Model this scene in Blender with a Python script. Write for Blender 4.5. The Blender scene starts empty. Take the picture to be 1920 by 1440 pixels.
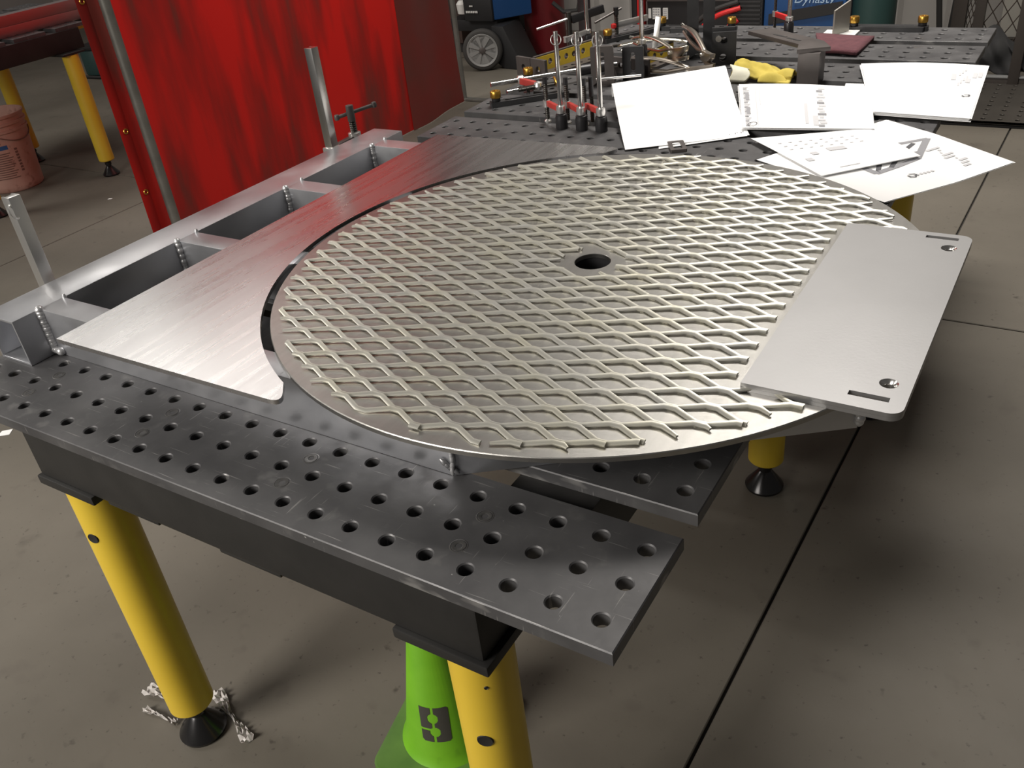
import bpy, bmesh, math, random
from math import sin, cos, pi, radians, sqrt, atan2, hypot
from mathutils import Vector, Matrix
random.seed(7)
S = bpy.context.scene
C = S.collection

# ------------------------------------------------------------------ camera, world, lamps, exposure
# all modelling below is in millimetres with z = 0 on top of the welding table (0.70 m above the floor)
H = 700.0
def W(x, y, z): return Vector((x/1000.0, y/1000.0, (z+H)/1000.0))
cam = bpy.data.cameras.new('camera'); cam.sensor_width = 36.0; cam.lens = 31.276; cam.clip_start = 0.02
camo = bpy.data.objects.new('camera', cam); C.objects.link(camo)
RM = Matrix(((0.85008037, -0.20500021, 0.48511678), (0.51653174, 0.50425484, -0.69204192), (-0.10275375, 0.83886947, 0.53454625)))
camo.matrix_world = Matrix.Translation(W(279.37, -493.97, 620.76)) @ RM.to_4x4()
S.camera = camo
S.view_settings.view_transform = 'Standard'; S.view_settings.look = 'None'
S.view_settings.gamma = 1.0; S.view_settings.use_curve_mapping = False
S.view_settings.exposure = -0.12
wd = bpy.data.worlds.new('world'); S.world = wd; wd.use_nodes = True
wd.node_tree.nodes['Background'].inputs[0].default_value = (1.0, 0.95, 0.90, 1)
wd.node_tree.nodes['Background'].inputs[1].default_value = 0.095
def lamp(x, y, z, sx, sy, watts, col=(1.0, 0.95, 0.88), aim=None, spread=180):
    l = bpy.data.lights.new('area_lamp', 'AREA'); l.shape = 'RECTANGLE'; l.size = sx; l.size_y = sy
    l.energy = watts; l.color = col; l.spread = radians(spread)
    o = bpy.data.objects.new('area_lamp', l); C.objects.link(o); o.location = (x, y, z)
    if aim: o.rotation_euler = (Vector(aim)-Vector((x, y, z))).to_track_quat('-Z', 'Y').to_euler()
    return o
lamp(-0.5, 2.7, 3.7, 1.2, 1.2, 72, spread=110)             # reflector lamp over the rear half of the tables
lamp(-5.2, 3.0, 3.9, 1.9, 1.0, 30, aim=(-3.4, 1.8, 0))    # bay to the left, beyond the screen
lamp(-6.3, -0.6, 4.2, 1.6, 1.6, 110, aim=(-3.6, 1.4, 0))   # added fill for the left floor, clear of the deck's reflection
lamp(-3.30, 2.75, 1.95, 0.9, 0.6, 26, aim=(-2.7, 2.75, 1.6))   # added lamp behind the red screen, brightens its upper part
lamp(-1.9, -2.9, 2.5, 1.8, 1.4, 78, aim=(-0.7, 0.2, 0.3), spread=115)   # bay behind the camera

# ------------------------------------------------------------------ materials
MAT = {}
def mat(name, col, metal=0.0, rough=0.5, col2=None, scale=8.0, stretch=(1, 1, 1), bump=0.0, bscale=200.0, bstretch=(1, 1, 1),
        spots=None, rvar=0.0, coat=0.0, detail=6.0, emit=None, lo=0.35, hi=0.7, spec=0.5):
    if name in MAT: return MAT[name]
    m = bpy.data.materials.new(name); m.use_nodes = True; n = m.node_tree.nodes; l = m.node_tree.links
    b = n['Principled BSDF']; b.inputs['Base Color'].default_value = (*col, 1); b.inputs['Metallic'].default_value = metal
    b.inputs['Roughness'].default_value = rough; b.inputs['Coat Weight'].default_value = coat
    b.inputs['Specular IOR Level'].default_value = spec
    tc = n.new('ShaderNodeTexCoord')
    def noise(sc, st, det=6.0, rg=0.55):
        mp = n.new('ShaderNodeMapping'); mp.inputs['Scale'].default_value = st; l.new(tc.outputs['Object'], mp.inputs[0])
        t = n.new('ShaderNodeTexNoise'); t.inputs['Scale'].default_value = sc; t.inputs['Detail'].default_value = det
        t.inputs['Roughness'].default_value = rg; l.new(mp.outputs[0], t.inputs['Vector']); return t
    last = None
    if col2 is not None:
        t = noise(scale, stretch, detail); r = n.new('ShaderNodeValToRGB')
        r.color_ramp.elements[0].position = lo; r.color_ramp.elements[1].position = hi
        r.color_ramp.elements[0].color = (*col, 1); r.color_ramp.elements[1].color = (*col2, 1)
        l.new(t.outputs[0], r.inputs[0]); l.new(r.outputs[0], b.inputs['Base Color']); last = r.outputs[0]
    if spots:
        for (sc, c, p0, p1, *stt) in spots:
            t = noise(sc, stt[0] if stt else (1, 1, 1), 3.0); r = n.new('ShaderNodeValToRGB')
            r.color_ramp.elements[0].position = p0; r.color_ramp.elements[1].position = p1
            r.color_ramp.elements[0].color = (0, 0, 0, 1); r.color_ramp.elements[1].color = (1, 1, 1, 1); l.new(t.outputs[0], r.inputs[0])
            mx = n.new('ShaderNodeMix'); mx.data_type = 'RGBA'; l.new(r.outputs[0], mx.inputs[0])
            if last: l.new(last, mx.inputs[6])
            else: mx.inputs[6].default_value = (*col, 1)
            mx.inputs[7].default_value = (*c, 1); l.new(mx.outputs[2], b.inputs['Base Color']); last = mx.outputs[2]
    if rvar:
        t = noise(scale*1.7, stretch, 5.0); mr = n.new('ShaderNodeMapRange'); mr.inputs[1].default_value = 0.3; mr.inputs[2].default_value = 0.7
        mr.inputs[3].default_value = max(0.02, rough-rvar); mr.inputs[4].default_value = min(1, rough+rvar)
        l.new(t.outputs[0], mr.inputs[0]); l.new(mr.outputs[0], b.inputs['Roughness'])
    if bump:
        t = noise(bscale, bstretch, 4.0); bp = n.new('ShaderNodeBump'); bp.inputs['Strength'].default_value = bump
        bp.inputs['Distance'].default_value = 0.001; l.new(t.outputs[0], bp.inputs['Height']); l.new(bp.outputs[0], b.inputs['Normal'])
    if emit:
        b.inputs['Emission Color'].default_value = (*emit, 1); b.inputs['Emission Strength'].default_value = 1.0
    MAT[name] = m
    return m

concrete = mat('concrete', (0.108, 0.096, 0.077), 0, 0.66, (0.158, 0.141, 0.115), 1.3, bump=0.25, bscale=60,
               spots=[(9.0, (0.105, 0.092, 0.075), 0.62, 0.74), (30.0, (0.072, 0.062, 0.050), 0.66, 0.76), (75.0, (0.065, 0.055, 0.045), 0.66, 0.74)], rvar=0.12)
joint_dark = mat('joint_dark', (0.03, 0.027, 0.024), 0, 0.9)
steel_top = mat('table_steel', (0.062, 0.061, 0.064), 0.42, 0.50, (0.120, 0.118, 0.120), 9.0, rvar=0.10, bump=0.08, bscale=150,
                spots=[(26.0, (0.15, 0.147, 0.145), 0.60, 0.80), (90.0, (0.40, 0.39, 0.385), 0.73, 0.78), (22.0, (0.22, 0.215, 0.21), 0.66, 0.72, (0.5, 16, 1)), (22.0, (0.22, 0.215, 0.21), 0.67, 0.72, (14, 0.6, 1))], lo=0.3, hi=0.75)
steel_black = mat('black_steel', (0.012, 0.0115, 0.011), 0.1, 0.52, (0.019, 0.018, 0.017), 14.0, bump=0.1)
bolt_steel = mat('bolt_steel', (0.10, 0.098, 0.095), 0.7, 0.4, (0.17, 0.165, 0.16), 60.0)
dark_hole = mat('socket_dark', (0.02, 0.02, 0.02), 0.2, 0.6)
yellow = mat('yellow_paint', (0.66, 0.45, 0.032), 0, 0.38, (0.72, 0.51, 0.042), 6.0, spots=[(22.0, (0.13, 0.08, 0.03), 0.735, 0.76)], coat=0.1)
foot_mat = mat('foot_steel', (0.045, 0.044, 0.045), 0.8, 0.25)
alu_deck = mat('brushed_aluminium', (0.60, 0.595, 0.605), 1.0, 0.28, (0.63, 0.625, 0.635), 3.0, (18, 1, 1), bump=0.03, bscale=120, bstretch=(20, 0.5, 1), rvar=0.03)
alu_tube = mat('mill_aluminium', (0.62, 0.625, 0.65), 0.88, 0.36, (0.50, 0.51, 0.54), 6.0, (1, 1, 1), bump=0.10, bscale=120, bstretch=(8, 1, 1), rvar=0.08)
alu_disc = mat('machined_aluminium', (0.40, 0.392, 0.374), 1.0, 0.33, (0.45, 0.44, 0.42), 4.0, (20, 2, 1), bump=0.14, bscale=110, bstretch=(2, 24, 1))
alu_mesh = mat('expanded_aluminium', (0.56, 0.552, 0.515), 0.75, 0.38, (0.62, 0.60, 0.50), 16.0, bump=0.1, bscale=180)
alu_satin = mat('satin_aluminium', (0.37, 0.367, 0.37), 0.9, 0.44, (0.405, 0.402, 0.405), 5.0, bump=0.05, bscale=300)
weld = mat('weld_bead', (0.66, 0.66, 0.67), 0.6, 0.36, (0.46, 0.46, 0.47), 40.0, bump=0.4, bscale=160)
scorch = mat('scorched_weld', (0.03, 0.03, 0.032), 0.6, 0.4, (0.30, 0.30, 0.31), 45.0)
chrome = mat('chrome', (0.72, 0.71, 0.69), 1.0, 0.22, (0.60, 0.59, 0.57), 10.0)
zinc = mat('zinc_casting', (0.80, 0.79, 0.77), 0.9, 0.28)
black_ox = mat('black_oxide', (0.035, 0.034, 0.036), 0.5, 0.4)
dark_thread = mat('dark_thread', (0.07, 0.066, 0.06), 0.8, 0.35)
red_arm = mat('red_enamel', (0.36, 0.035, 0.03), 0, 0.35, (0.44, 0.05, 0.04), 20.0)
brass = mat('brass_knob', (0.62, 0.36, 0.07), 1.0, 0.36)
fix_grey = mat('fixture_grey', (0.085, 0.075, 0.072), 0.45, 0.45, (0.12, 0.105, 0.10), 12.0)
fix_black = mat('fixture_black', (0.030, 0.030, 0.032), 0.35, 0.42, (0.050, 0.050, 0.052), 12.0)
paper = mat('white_paper', (0.90, 0.90, 0.90), 0, 0.7)
ink_light = mat('light_ink', (0.60, 0.60, 0.62), 0, 0.8)
ink_mid = mat('grey_ink', (0.30, 0.30, 0.32), 0, 0.8)
ink_dark = mat('dark_ink', (0.10, 0.10, 0.11), 0, 0.8)
pad_mat = mat('maroon_pad', (0.085, 0.028, 0.036), 0, 0.95, (0.12, 0.042, 0.05), 60.0, bump=0.6, bscale=300)
glove_y = mat('yellow_leather', (0.42, 0.33, 0.05), 0, 0.85, (0.58, 0.46, 0.09), 18.0, bump=0.3, bscale=220)
glove_w = mat('cream_leather', (0.60, 0.58, 0.46), 0, 0.85, (0.70, 0.68, 0.58), 18.0, bump=0.3, bscale=220)
green = mat('green_plastic', (0.13, 0.36, 0.010), 0, 0.45, (0.17, 0.43, 0.016), 12.0, spots=[(14.0, (0.075, 0.18, 0.015), 0.62, 0.74)])
green_base = mat('dull_green_rubber', (0.075, 0.165, 0.028), 0, 0.4, (0.12, 0.24, 0.04), 14.0)
stencil = mat('black_stencil', (0.045, 0.042, 0.035), 0, 0.7)
bucket_mat = mat('pink_plastic', (0.47, 0.25, 0.20), 0, 0.55, (0.56, 0.33, 0.27), 10.0, spots=[(25.0, (0.30, 0.14, 0.11), 0.6, 0.75)])
bucket_dark = mat('bucket_grime', (0.17, 0.085, 0.068), 0, 0.7)
bucket_in = mat('bucket_inside', (0.22, 0.15, 0.125), 0, 0.8)
blue_label = mat('blue_band', (0.03, 0.09, 0.24), 0, 0.5)
blue_paint = mat('blue_enamel', (0.010, 0.060, 0.19), 0, 0.42)
black_paint = mat('matte_black', (0.010, 0.010, 0.011), 0, 0.55)
rubber = mat('black_rubber', (0.022, 0.021, 0.020), 0, 0.7)
tyre = mat('tyre_rubber', (0.035, 0.033, 0.031), 0, 0.75)
hub_grey = mat('hub_grey', (0.27, 0.27, 0.265), 0.3, 0.5)
gas_red = mat('dark_red_enamel', (0.15, 0.010, 0.014), 0, 0.38)
bright_red = mat('bright_red', (0.55, 0.02, 0.02), 0, 0.45)
teal = mat('teal_enamel', (0.020, 0.055, 0.052), 0, 0.5)
wall_mat = mat('pale_metal_cladding', (0.40, 0.38, 0.36), 0, 0.6, (0.44, 0.42, 0.40), 2.0)
wall_light = mat('white_board', (0.62, 0.60, 0.54), 0, 0.7, (0.70, 0.68, 0.62), 2.0)
brown_steel = mat('brown_steel', (0.060, 0.050, 0.044), 0.2, 0.5)
wire_mat = mat('mesh_steel', (0.075, 0.058, 0.048), 0.5, 0.5)
cloth_black = mat('black_cloth', (0.020, 0.020, 0.021), 0, 0.95, (0.036, 0.035, 0.035), 10.0)
pole_grey = mat('grey_tube', (0.17, 0.165, 0.15), 0.6, 0.45, (0.24, 0.23, 0.21), 14.0)
plastic_film = mat('clear_film', (0.55, 0.52, 0.50), 0, 0.25)
platform_mat = mat('perforated_steel', (0.065, 0.058, 0.05), 0.4, 0.5, (0.085, 0.076, 0.066), 6.0)
white_plate = mat('white_label', (0.62, 0.62, 0.60), 0, 0.6)
bin_mat = mat('dark_bin', (0.040, 0.026, 0.022), 0, 0.7, (0.075, 0.045, 0.036), 6.0)

# red welding vinyl: lets part of the light through
def vinyl():
    m = bpy.data.materials.new('red_vinyl'); m.use_nodes = True; n = m.node_tree.nodes; l = m.node_tree.links
    b = n['Principled BSDF']; out = n['Material Output']
    tc = n.new('ShaderNodeTexCoord'); mp = n.new('ShaderNodeMapping'); mp.inputs['Scale'].default_value = (1, 3.2, 0.55)
    mp.inputs['Rotation'].default_value = (radians(9), 0, 0); l.new(tc.outputs['Object'], mp.inputs[0])
    t = n.new('ShaderNodeTexNoise'); t.inputs['Scale'].default_value = 2.3; t.inputs['Detail'].default_value = 5; l.new(mp.outputs[0], t.inputs['Vector'])
    r = n.new('ShaderNodeValToRGB'); e = r.color_ramp.elements
    e[0].position = 0.45; e[0].color = (0.27, 0.016, 0.013, 1); e[1].position = 0.60; e[1].color = (0.50, 0.014, 0.011, 1)
    x = r.color_ramp.elements.new(0.36); x.color = (0.15, 0.028, 0.022, 1)
    l.new(t.outputs[0], r.inputs[0]); l.new(r.outputs[0], b.inputs['Base Color'])
    b.inputs['Roughness'].default_value = 0.38
    tr = n.new('ShaderNodeBsdfTranslucent'); l.new(r.outputs[0], tr.inputs[0])
    mx = n.new('ShaderNodeMixShader'); mx.inputs[0].default_value = 0.42
    l.new(b.outputs[0], mx.inputs[1]); l.new(tr.outputs[0], mx.inputs[2]); l.new(mx.outputs[0], out.inputs[0])
    return m
vinyl_red = vinyl()

# ------------------------------------------------------------------ mesh helpers
class MB:
    def __init__(s): s.v = []; s.f = []
    def add(s, vs, fs):
        o = len(s.v); s.v += [tuple(q) for q in vs]; s.f += [tuple(i+o for i in g) for g in fs]; return s
    def box(s, x0, y0, z0, x1, y1, z1, M=None):
        vs = [Vector((x, y, z)) for z in (z0, z1) for y in (y0, y1) for x in (x0, x1)]
        if M is not None: vs = [M @ q for q in vs]
        return s.add(vs, [(0, 2, 3, 1), (4, 5, 7, 6), (0, 1, 5, 4), (2, 6, 7, 3), (0, 4, 6, 2), (1, 3, 7, 5)])
    def bar(s, a, b, w, h, up=(0, 0, 1)):          # rectangular bar from a to b
        a = Vector(a); b = Vector(b); d = (b-a).normalized(); u = Vector(up)
        r = d.cross(u)
        if r.length < 1e-5: r = d.cross(Vector((0, 1, 0)))
        r.normalize(); u = r.cross(d).normalized()
        vs = [p+r*i*w/2+u*j*h/2 for p in (a, b) for i, j in ((-1, -1), (1, -1), (1, 1), (-1, 1))]
        return s.add(vs, [(0, 3, 2, 1), (4, 5, 6, 7), (0, 1, 5, 4), (1, 2, 6, 5), (2, 3, 7, 6), (3, 0, 4, 7)])
    def prism(s, poly, z0, z1, M=None):
        n = len(poly); a = sum(poly[i][0]*poly[(i+1) % n][1]-poly[(i+1) % n][0]*poly[i][1] for i in range(n))
        if a < 0: poly = poly[::-1]
        vs = [Vector((x, y, z0)) for x, y in poly]+[Vector((x, y, z1)) for x, y in poly]
        if M is not None: vs = [M @ q for q in vs]
        return s.add(vs, [tuple(range(n))[::-1], tuple(range(n, 2*n))]+[(i, (i+1) % n, n+(i+1) % n, n+i) for i in range(n)])
    def tube(s, pts, r, n=10, caps=True, r2=None):
        pts = [Vector(q) for q in pts]; k = len(pts); rings = []; pu = None
        for i, q in enumerate(pts):
            d = (pts[min(i+1, k-1)]-pts[max(i-1, 0)]).normalized()
            if pu is None:
                u = d.cross(Vector((0, 0, 1)));
                if u.length < 1e-4: u = d.cross(Vector((0, 1, 0)))
                u.normalize()
            else:
                u = (pu-d*pu.dot(d)).normalized()
            pu = u; v = d.cross(u); rr = r if r2 is None else r+(r2-r)*i/(k-1)
            rings.append([q+(u*cos(2*pi*j/n)+v*sin(2*pi*j/n))*rr for j in range(n)])
        vs = [q for g in rings for q in g]
        fs = [(i*n+j, i*n+(j+1) % n, (i+1)*n+(j+1) % n, (i+1)*n+j) for i in range(k-1) for j in range(n)]
        if caps: fs += [tuple(range(n))[::-1], tuple(range((k-1)*n, k*n))]
        return s.add(vs, fs)
    def cyl(s, a, b, r, n=20, r2=None): return s.tube([a, b], r, n, True, r2)
    def lathe(s, prof, n=24, M=None, c=(0, 0, 0)):  # prof: list of (r, z)
        c = Vector(c); vs = []; fs = []; k = len(prof)
        for (r, z) in prof:
            for j in range(n):
                q = Vector((r*cos(2*pi*j/n), r*sin(2*pi*j/n), z))
                vs.append((M @ q if M is not None else q)+c)
        for i in range(k-1):
            for j in range(n): fs.append((i*n+j, i*n+(j+1) % n, (i+1)*n+(j+1) % n, (i+1)*n+j))
        if prof[0][0] > 1e-6: fs.append(tuple(range(n))[::-1])
        if prof[-1][0] > 1e-6: fs.append(tuple(range((k-1)*n, k*n)))
        return s.add(vs, fs)
    def thread(s, a, b, r, pitch=4.0, n=12):       # a threaded rod: rings of crests and roots
        a = Vector(a); b = Vector(b); L = (b-a).length; M = (b-a).to_track_quat('Z', 'Y').to_matrix()
        k = max(2, int(L/pitch)); prof = []
        for i in range(k): prof += [(r*0.80, L*i/k), (r, L*(i+0.5)/k)]
        prof.append((r*0.80, L)); return s.lathe(prof, n, M, a)
    def grid(s, fn, nu, nv, closed_u=False):
        vs = [Vector(fn(i/(nu-1), j/(nv-1))) for j in range(nv) for i in range(nu)]
        return s.add(vs, [(j*nu+i, j*nu+i+1, (j+1)*nu+i+1, (j+1)*nu+i) for j in range(nv-1) for i in range(nu-1)])
    def torus(s, c, R, r, M=None, n=28, k=8):
        c = Vector(c); vs = []; fs = []
        for i in range(n):
            for j in range(k):
                q = Vector(((R+r*cos(2*pi*j/k))*cos(2*pi*i/n), (R+r*cos(2*pi*j/k))*sin(2*pi*i/n), r*sin(2*pi*j/k)))
                vs.append((M @ q if M is not None else q)+c)
        for i in range(n):
            for j in range(k): fs.append((i*k+j, ((i+1) % n)*k+j, ((i+1) % n)*k+(j+1) % k, i*k+(j+1) % k))
        return s.add(vs, fs)
    def build(s, name, m, parent=None, bevel=0, smooth=35, base=None, merge=0.0, segs=2, solid=0):
        # base: mm origin subtracted from the vertices (the thing's own base point)
        me = bpy.data.meshes.new(name)
        o3 = Vector(base) if base is not None else (Vector(parent['base_mm']) if parent is not None and 'base_mm' in parent else Vector((0, 0, 0)))
        me.from_pydata([((q[0]-o3.x)/1000, (q[1]-o3.y)/1000, (q[2]-o3.z)/1000) for q in s.v], [], s.f)
        if merge or bevel:
            bm = bmesh.new(); bm.from_mesh(me)
            bmesh.ops.remove_doubles(bm, verts=bm.verts, dist=max(merge, 0.01)/1000)
            if bevel:
                ed = [e for e in bm.edges if len(e.link_faces) == 2 and e.calc_face_angle(0) > 0.6]
                bmesh.ops.bevel(bm, geom=ed, offset=bevel/1000, segments=segs, affect='EDGES', profile=0.6, clamp_overlap=True)
            bmesh.ops.recalc_face_normals(bm, faces=bm.faces); bm.to_mesh(me); bm.free()
        me.update()
        if smooth:
            for q in me.polygons: q.use_smooth = True
            me.set_sharp_from_angle(angle=radians(smooth))
        me.materials.append(m)
        o = bpy.data.objects.new(name, me); C.objects.link(o)
        if parent is not None: o.parent = parent
        else: o.location = W(*o3) if base is not None else (0, 0, H/1000)
        if solid:
            md = o.modifiers.new('thickness', 'SOLIDIFY'); md.thickness = solid/1000; md.offset = 0
        return o

def thing(name, label, cat, base=(0, 0, -H), group=None, rz=0):
    o = bpy.data.objects.new(name, None); C.objects.link(o); o.location = W(*base); o.rotation_euler = (0, 0, rz)
    o.empty_display_size = 0.05; o['label'] = label; o['category'] = cat; o['base_mm'] = [float(q) for q in base]
    if group: o['group'] = group
    return o
def tag(o, label, cat, group=None):
    o['label'] = label; o['category'] = cat
    if group: o['group'] = group
    return o
def struct(o): o['kind'] = 'structure'; return o
def local(root):                                     # children of a copied kind are modelled about the thing's own base
    root['base_mm'] = [0.0, 0.0, 0.0]; return root
def dup(root, base, label, group=None, rz=0, scale=None):
    r = root.copy(); C.objects.link(r); r.location = W(*base); r.rotation_euler = (0, 0, rz); r['label'] = label
    if group: r['group'] = group
    for ch in list(root.children):
        c = ch.copy(); C.objects.link(c); c.parent = r
        for g in list(ch.children):
            d = g.copy(); C.objects.link(d); d.parent = c
    return r
def rrect(x0, y0, x1, y1, r=(0, 0, 0, 0), n=6):      # corner radii: (x0y0, x1y0, x1y1, x0y1)
    out = []
    for (cx, cy, sx, sy, a0, rr) in ((x0, y0, 1, 1, pi, r[0]), (x1, y0, -1, 1, 1.5*pi, r[1]), (x1, y1, -1, -1, 0, r[2]), (x0, y1, 1, -1, 0.5*pi, r[3])):
        if rr <= 0: out.append((cx, cy))
        else:
            for k in range(n+1):
                a = a0+0.5*pi*k/n; out.append((cx+sx*rr+rr*cos(a), cy+sy*rr+rr*sin(a)))
    return out
def plate_holes(outer, holes, z0, z1):               # flat plate with any holes, capped by triangulation
    bm = bmesh.new(); loops = [outer]+holes
    for z in (z0, z1):
        es = []
        for lp in loops:
            vs = [bm.verts.new((x, y, z)) for x, y in lp]
            es += [bm.edges.new((vs[i], vs[(i+1) % len(vs)])) for i in range(len(vs))]
        bmesh.ops.triangle_fill(bm, use_beauty=True, use_dissolve=False, edges=es)
    bm.verts.ensure_lookup_table(); N = sum(len(q) for q in loops); off = 0
    for lp in loops:
        k = len(lp)
        for i in range(k):
            a, b = off+i, off+(i+1) % k
            bm.faces.new((bm.verts[a], bm.verts[b], bm.verts[b+N], bm.verts[a+N]))
        off += k
    bmesh.ops.recalc_face_normals(bm, faces=bm.faces)
    m = MB(); bm.verts.index_update(); m.v = [tuple(q.co) for q in bm.verts]; m.f = [tuple(q.index for q in g.verts) for g in bm.faces]; bm.free()
    return m
def circ(cx, cy, r, n=24): return [(cx+r*cos(2*pi*i/n), cy+r*sin(2*pi*i/n)) for i in range(n)]

def hole_grid(m, x0, y0, nx, ny, p, r, z1, z0, ch, n=24, skip=()):   # nx x ny square cells, each with one drilled hole, walls and chamfer
    for a in range(nx):
        for b in range(ny):
            cx, cy = x0+(a+.5)*p, y0+(b+.5)*p; o = []; c1 = []; c2 = []; h = p/2
            for k in range(n):
                t = 2*pi*k/n+pi/4; u, v = cos(t), sin(t); q = h/max(abs(u), abs(v))
                o.append((cx+u*q, cy+v*q)); c1.append((cx+u*(r+ch), cy+v*(r+ch))); c2.append((cx+u*r, cy+v*r))
            vs = [(x, y, z1) for x, y in o]+[(x, y, z1) for x, y in c1]+[(x, y, z1-ch) for x, y in c2]+[(x, y, z0) for x, y in c2]+[(x, y, z0) for x, y in o]
            fs = []
            for ring in range(4):
                for k in range(n): fs.append((ring*n+k, ring*n+(k+1) % n, (ring+1)*n+(k+1) % n, (ring+1)*n+k))
            m.add(vs, fs)

# ------------------------------------------------------------------ the setting: floor slabs, back wall
xj = [-9000, -6700, -3350, -15, 3300, 6000]; yjs = {0: [-4000, -1250, 2140, 5400], 1: [-4000, -1250, 2140, 5400], 2: [-4000, -1400, 1980, 5400], 3: [-4000, -1400, 1978, 5400], 4: [-4000, -1400, 1978, 5400]}
floor = MB().box(-9000, -4000, -H-60, 6000, 5400, -H-9).build('floor', joint_dark, base=(0, 0, -H)); struct(floor)
floor['base_mm'] = [0.0, 0.0, -H]
for i in range(5):
    yy = yjs[i]
    for j in range(3):
        g = 3.0
        def sx(x, y): return x+0.0225*(y-1980) if abs(x+15) < 1 else x   # the long joint runs a touch out of square
        pts = [(sx(xj[i], yy[j])+g, yy[j]+g), (sx(xj[i+1], yy[j])-g, yy[j]+g), (sx(xj[i+1], yy[j+1])-g, yy[j+1]-g), (sx(xj[i], yy[j+1])+g, yy[j+1]-g)]
        MB().prism(pts, -H-9, -H).build('slab', concrete, floor, bevel=2, segs=1)
wall = MB(); x = -9000.0; pts = []
while x < 6000:                                       # ribbed cladding
    pts += [(x, 5400), (x+230, 5400), (x+255, 5372), (x+305, 5372), (x+330, 5400)]; x += 330
wall.v = [(x, y, z) for x, y in pts for z in (-H, 3800)]
wall.f = [(2*i, 2*i+2, 2*i+3, 2*i+1) for i in range(len(pts)-1)]
wb = struct(wall.build('wall_back', wall_mat, base=(0, 5400, -H), smooth=0, solid=2))
MB().box(-9040, -4000, -H, -9000, 5400, 3800).build('wall_left', wall_mat, base=(-9000, 0, -H))
struct(bpy.data.objects['wall_left'])

# ------------------------------------------------------------------ welding tables
def make_slat_mesh(n=22, x0=-1075.0, w=160.0):
    m = MB(); y0 = -w/2; z = -16.0; x1 = x0+50*n-1
    hole_grid(m, x0, -75, n, 3, 50, 8.2, 0, z, 1.4)
    xe = x0+50*n
    e = 1.2
    for (ya, yb) in ((y0, -75), (75, -y0)):           # long margins beside the outer rows
        m.add([(x0, ya, 0), (xe, ya, 0), (xe, yb, 0), (x0, yb, 0), (x0, ya, z), (xe, ya, z), (xe, yb, z), (x0, yb, z)], [(0, 1, 2, 3), (7, 6, 5, 4)])
    # worn chamfer and edges
    o = [(x0, y0), (xe, y0), (xe, -y0), (x0, -y0)]; q = [(x0-e, y0-e), (xe+e, y0-e), (xe+e, -y0+e), (x0-e, -y0+e)]
    m.add([(a, b, 0) for a, b in o]+[(a, b, -e) for a, b in q]+[(a, b, z) for a, b in q]+[(a, b, z) for a, b in o],
          [(i, (i+1) % 4, 4+(i+1) % 4, 4+i) for i in range(4)]+[(4+i, 4+(i+1) % 4, 8+(i+1) % 4, 8+i) for i in range(4)]+[(8+i, 8+(i+1) % 4, 12+(i+1) % 4, 12+i) for i in range(4)])
    return m
def leg_parts(root, x, y, ztop, drill):
    m = MB().lathe([(36, ztop), (38, ztop-1), (38, -H+80), (35, -H+76), (0.1, -H+76)], 36, c=(x, y, 0))
    leg = m.build('leg', yellow, root, merge=0.01)
    f = MB().lathe([(40, -H+0.5), (42, -H+7), (39, -H+12), (17, -H+42), (13, -H+46), (13, -H+54), (16, -H+55), (16, -H+66), (12, -H+67), (12, -H+78)], 32, c=(x, y, 0))
    fo = f.build('foot', foot_mat, leg, base=root['base_mm'])
    if drill:                                          # pin hole in the leg, a dark cap on the surface, coloured as the hole's shade
        for (a, zz, rr) in drill:
            d = Vector((cos(a), sin(a), 0)); p = Vector((x, y, zz))+d*38.0; M = d.to_track_quat('Z', 'Y').to_matrix()
            MB().lathe([(0.1, 0.25), (rr*0.85, 0.25), (rr, 0.7), (rr+0.9, -1.2)], 18, M, p).build('pin_hole', dark_hole, leg, base=root['base_mm'])
    return leg
def table(label, ys, x0, n, legs, beam_pads, base, drills=None, top=0.0, ledge=True, zoff=0.0, bolts=False, cross=(-190, -85)):
    t = thing('welding_table', label, 'table', base)
    t['base_mm'] = [float(base[0]), float(base[1]), float(base[2])]
    first = None
    for k, y in enumerate(ys):
        if first is None:
            me = make_slat_mesh(n, x0); first = me.build('slat', steel_top, t, base=(0, 0, 0), merge=0.02, smooth=30); o = first
        else:
            o = first.copy(); C.objects.link(o)
        o.location = (W(0, y, zoff)-W(*base))
        if k == 0 and bolts:
            for bx in (-175, -425, -675, -925):
                for by in (-25, 25):
                    b = MB().lathe([(10.6, -6), (10.6, -0.2), (9.6, 0.25), (8.9, 0.25), (8.7, -0.7), (7.9, -0.7), (7.7, 0.35), (4.4, 0.35), (3.8, 0.2), (3.6, -2.2), (0.1, -2.2)], 24, c=(bx, by, 0))
                    bo = b.build('bolt', bolt_steel, o, base=(0, 0, 0))
    return t

ys1 = [50+200*k for k in range(6)]
t1 = table('front welding table of perforated dark slats carrying the aluminium frame and disc', ys1, -1075, 22, None, None, (-525, 550, -H), bolts=True)
# beams under the slats
for (y0, y1) in ((-22, 88), (1012, 1122)):
    MB().box(-893, y0, -104, -129, y1, -16.2).build('beam', steel_black, t1, bevel=4)
for (x0, x1) in ((-190, -85), (-960, -860)):
    MB().box(x0, 88.5, -104, x1, 1011.5, -16.2).build('crossbeam', steel_black, t1, bevel=4)
for (xa, xb) in ((-898, -772), (-246, -122)):
    for (y0, y1) in ((-27, 93), (1007, 1127)):
        MB().box(xa, y0, -119, xb, y1, -104.2).build('foot_plate', steel_black, t1, bevel=2.5)
for (xa, xb) in ((-745, -640), (-525, -420)):
    MB().box(xa, -20, -111, xb, 86, -104.2).build('stiffener_pad', steel_black, t1, bevel=2)
leg_parts(t1, -842, 16, -119.2, [(radians(283), -207, 8.5)])
leg_parts(t1, -163, 16, -119.2, [(radians(291), -248, 9.0), (radians(309), -158, 2.2)])
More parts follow.
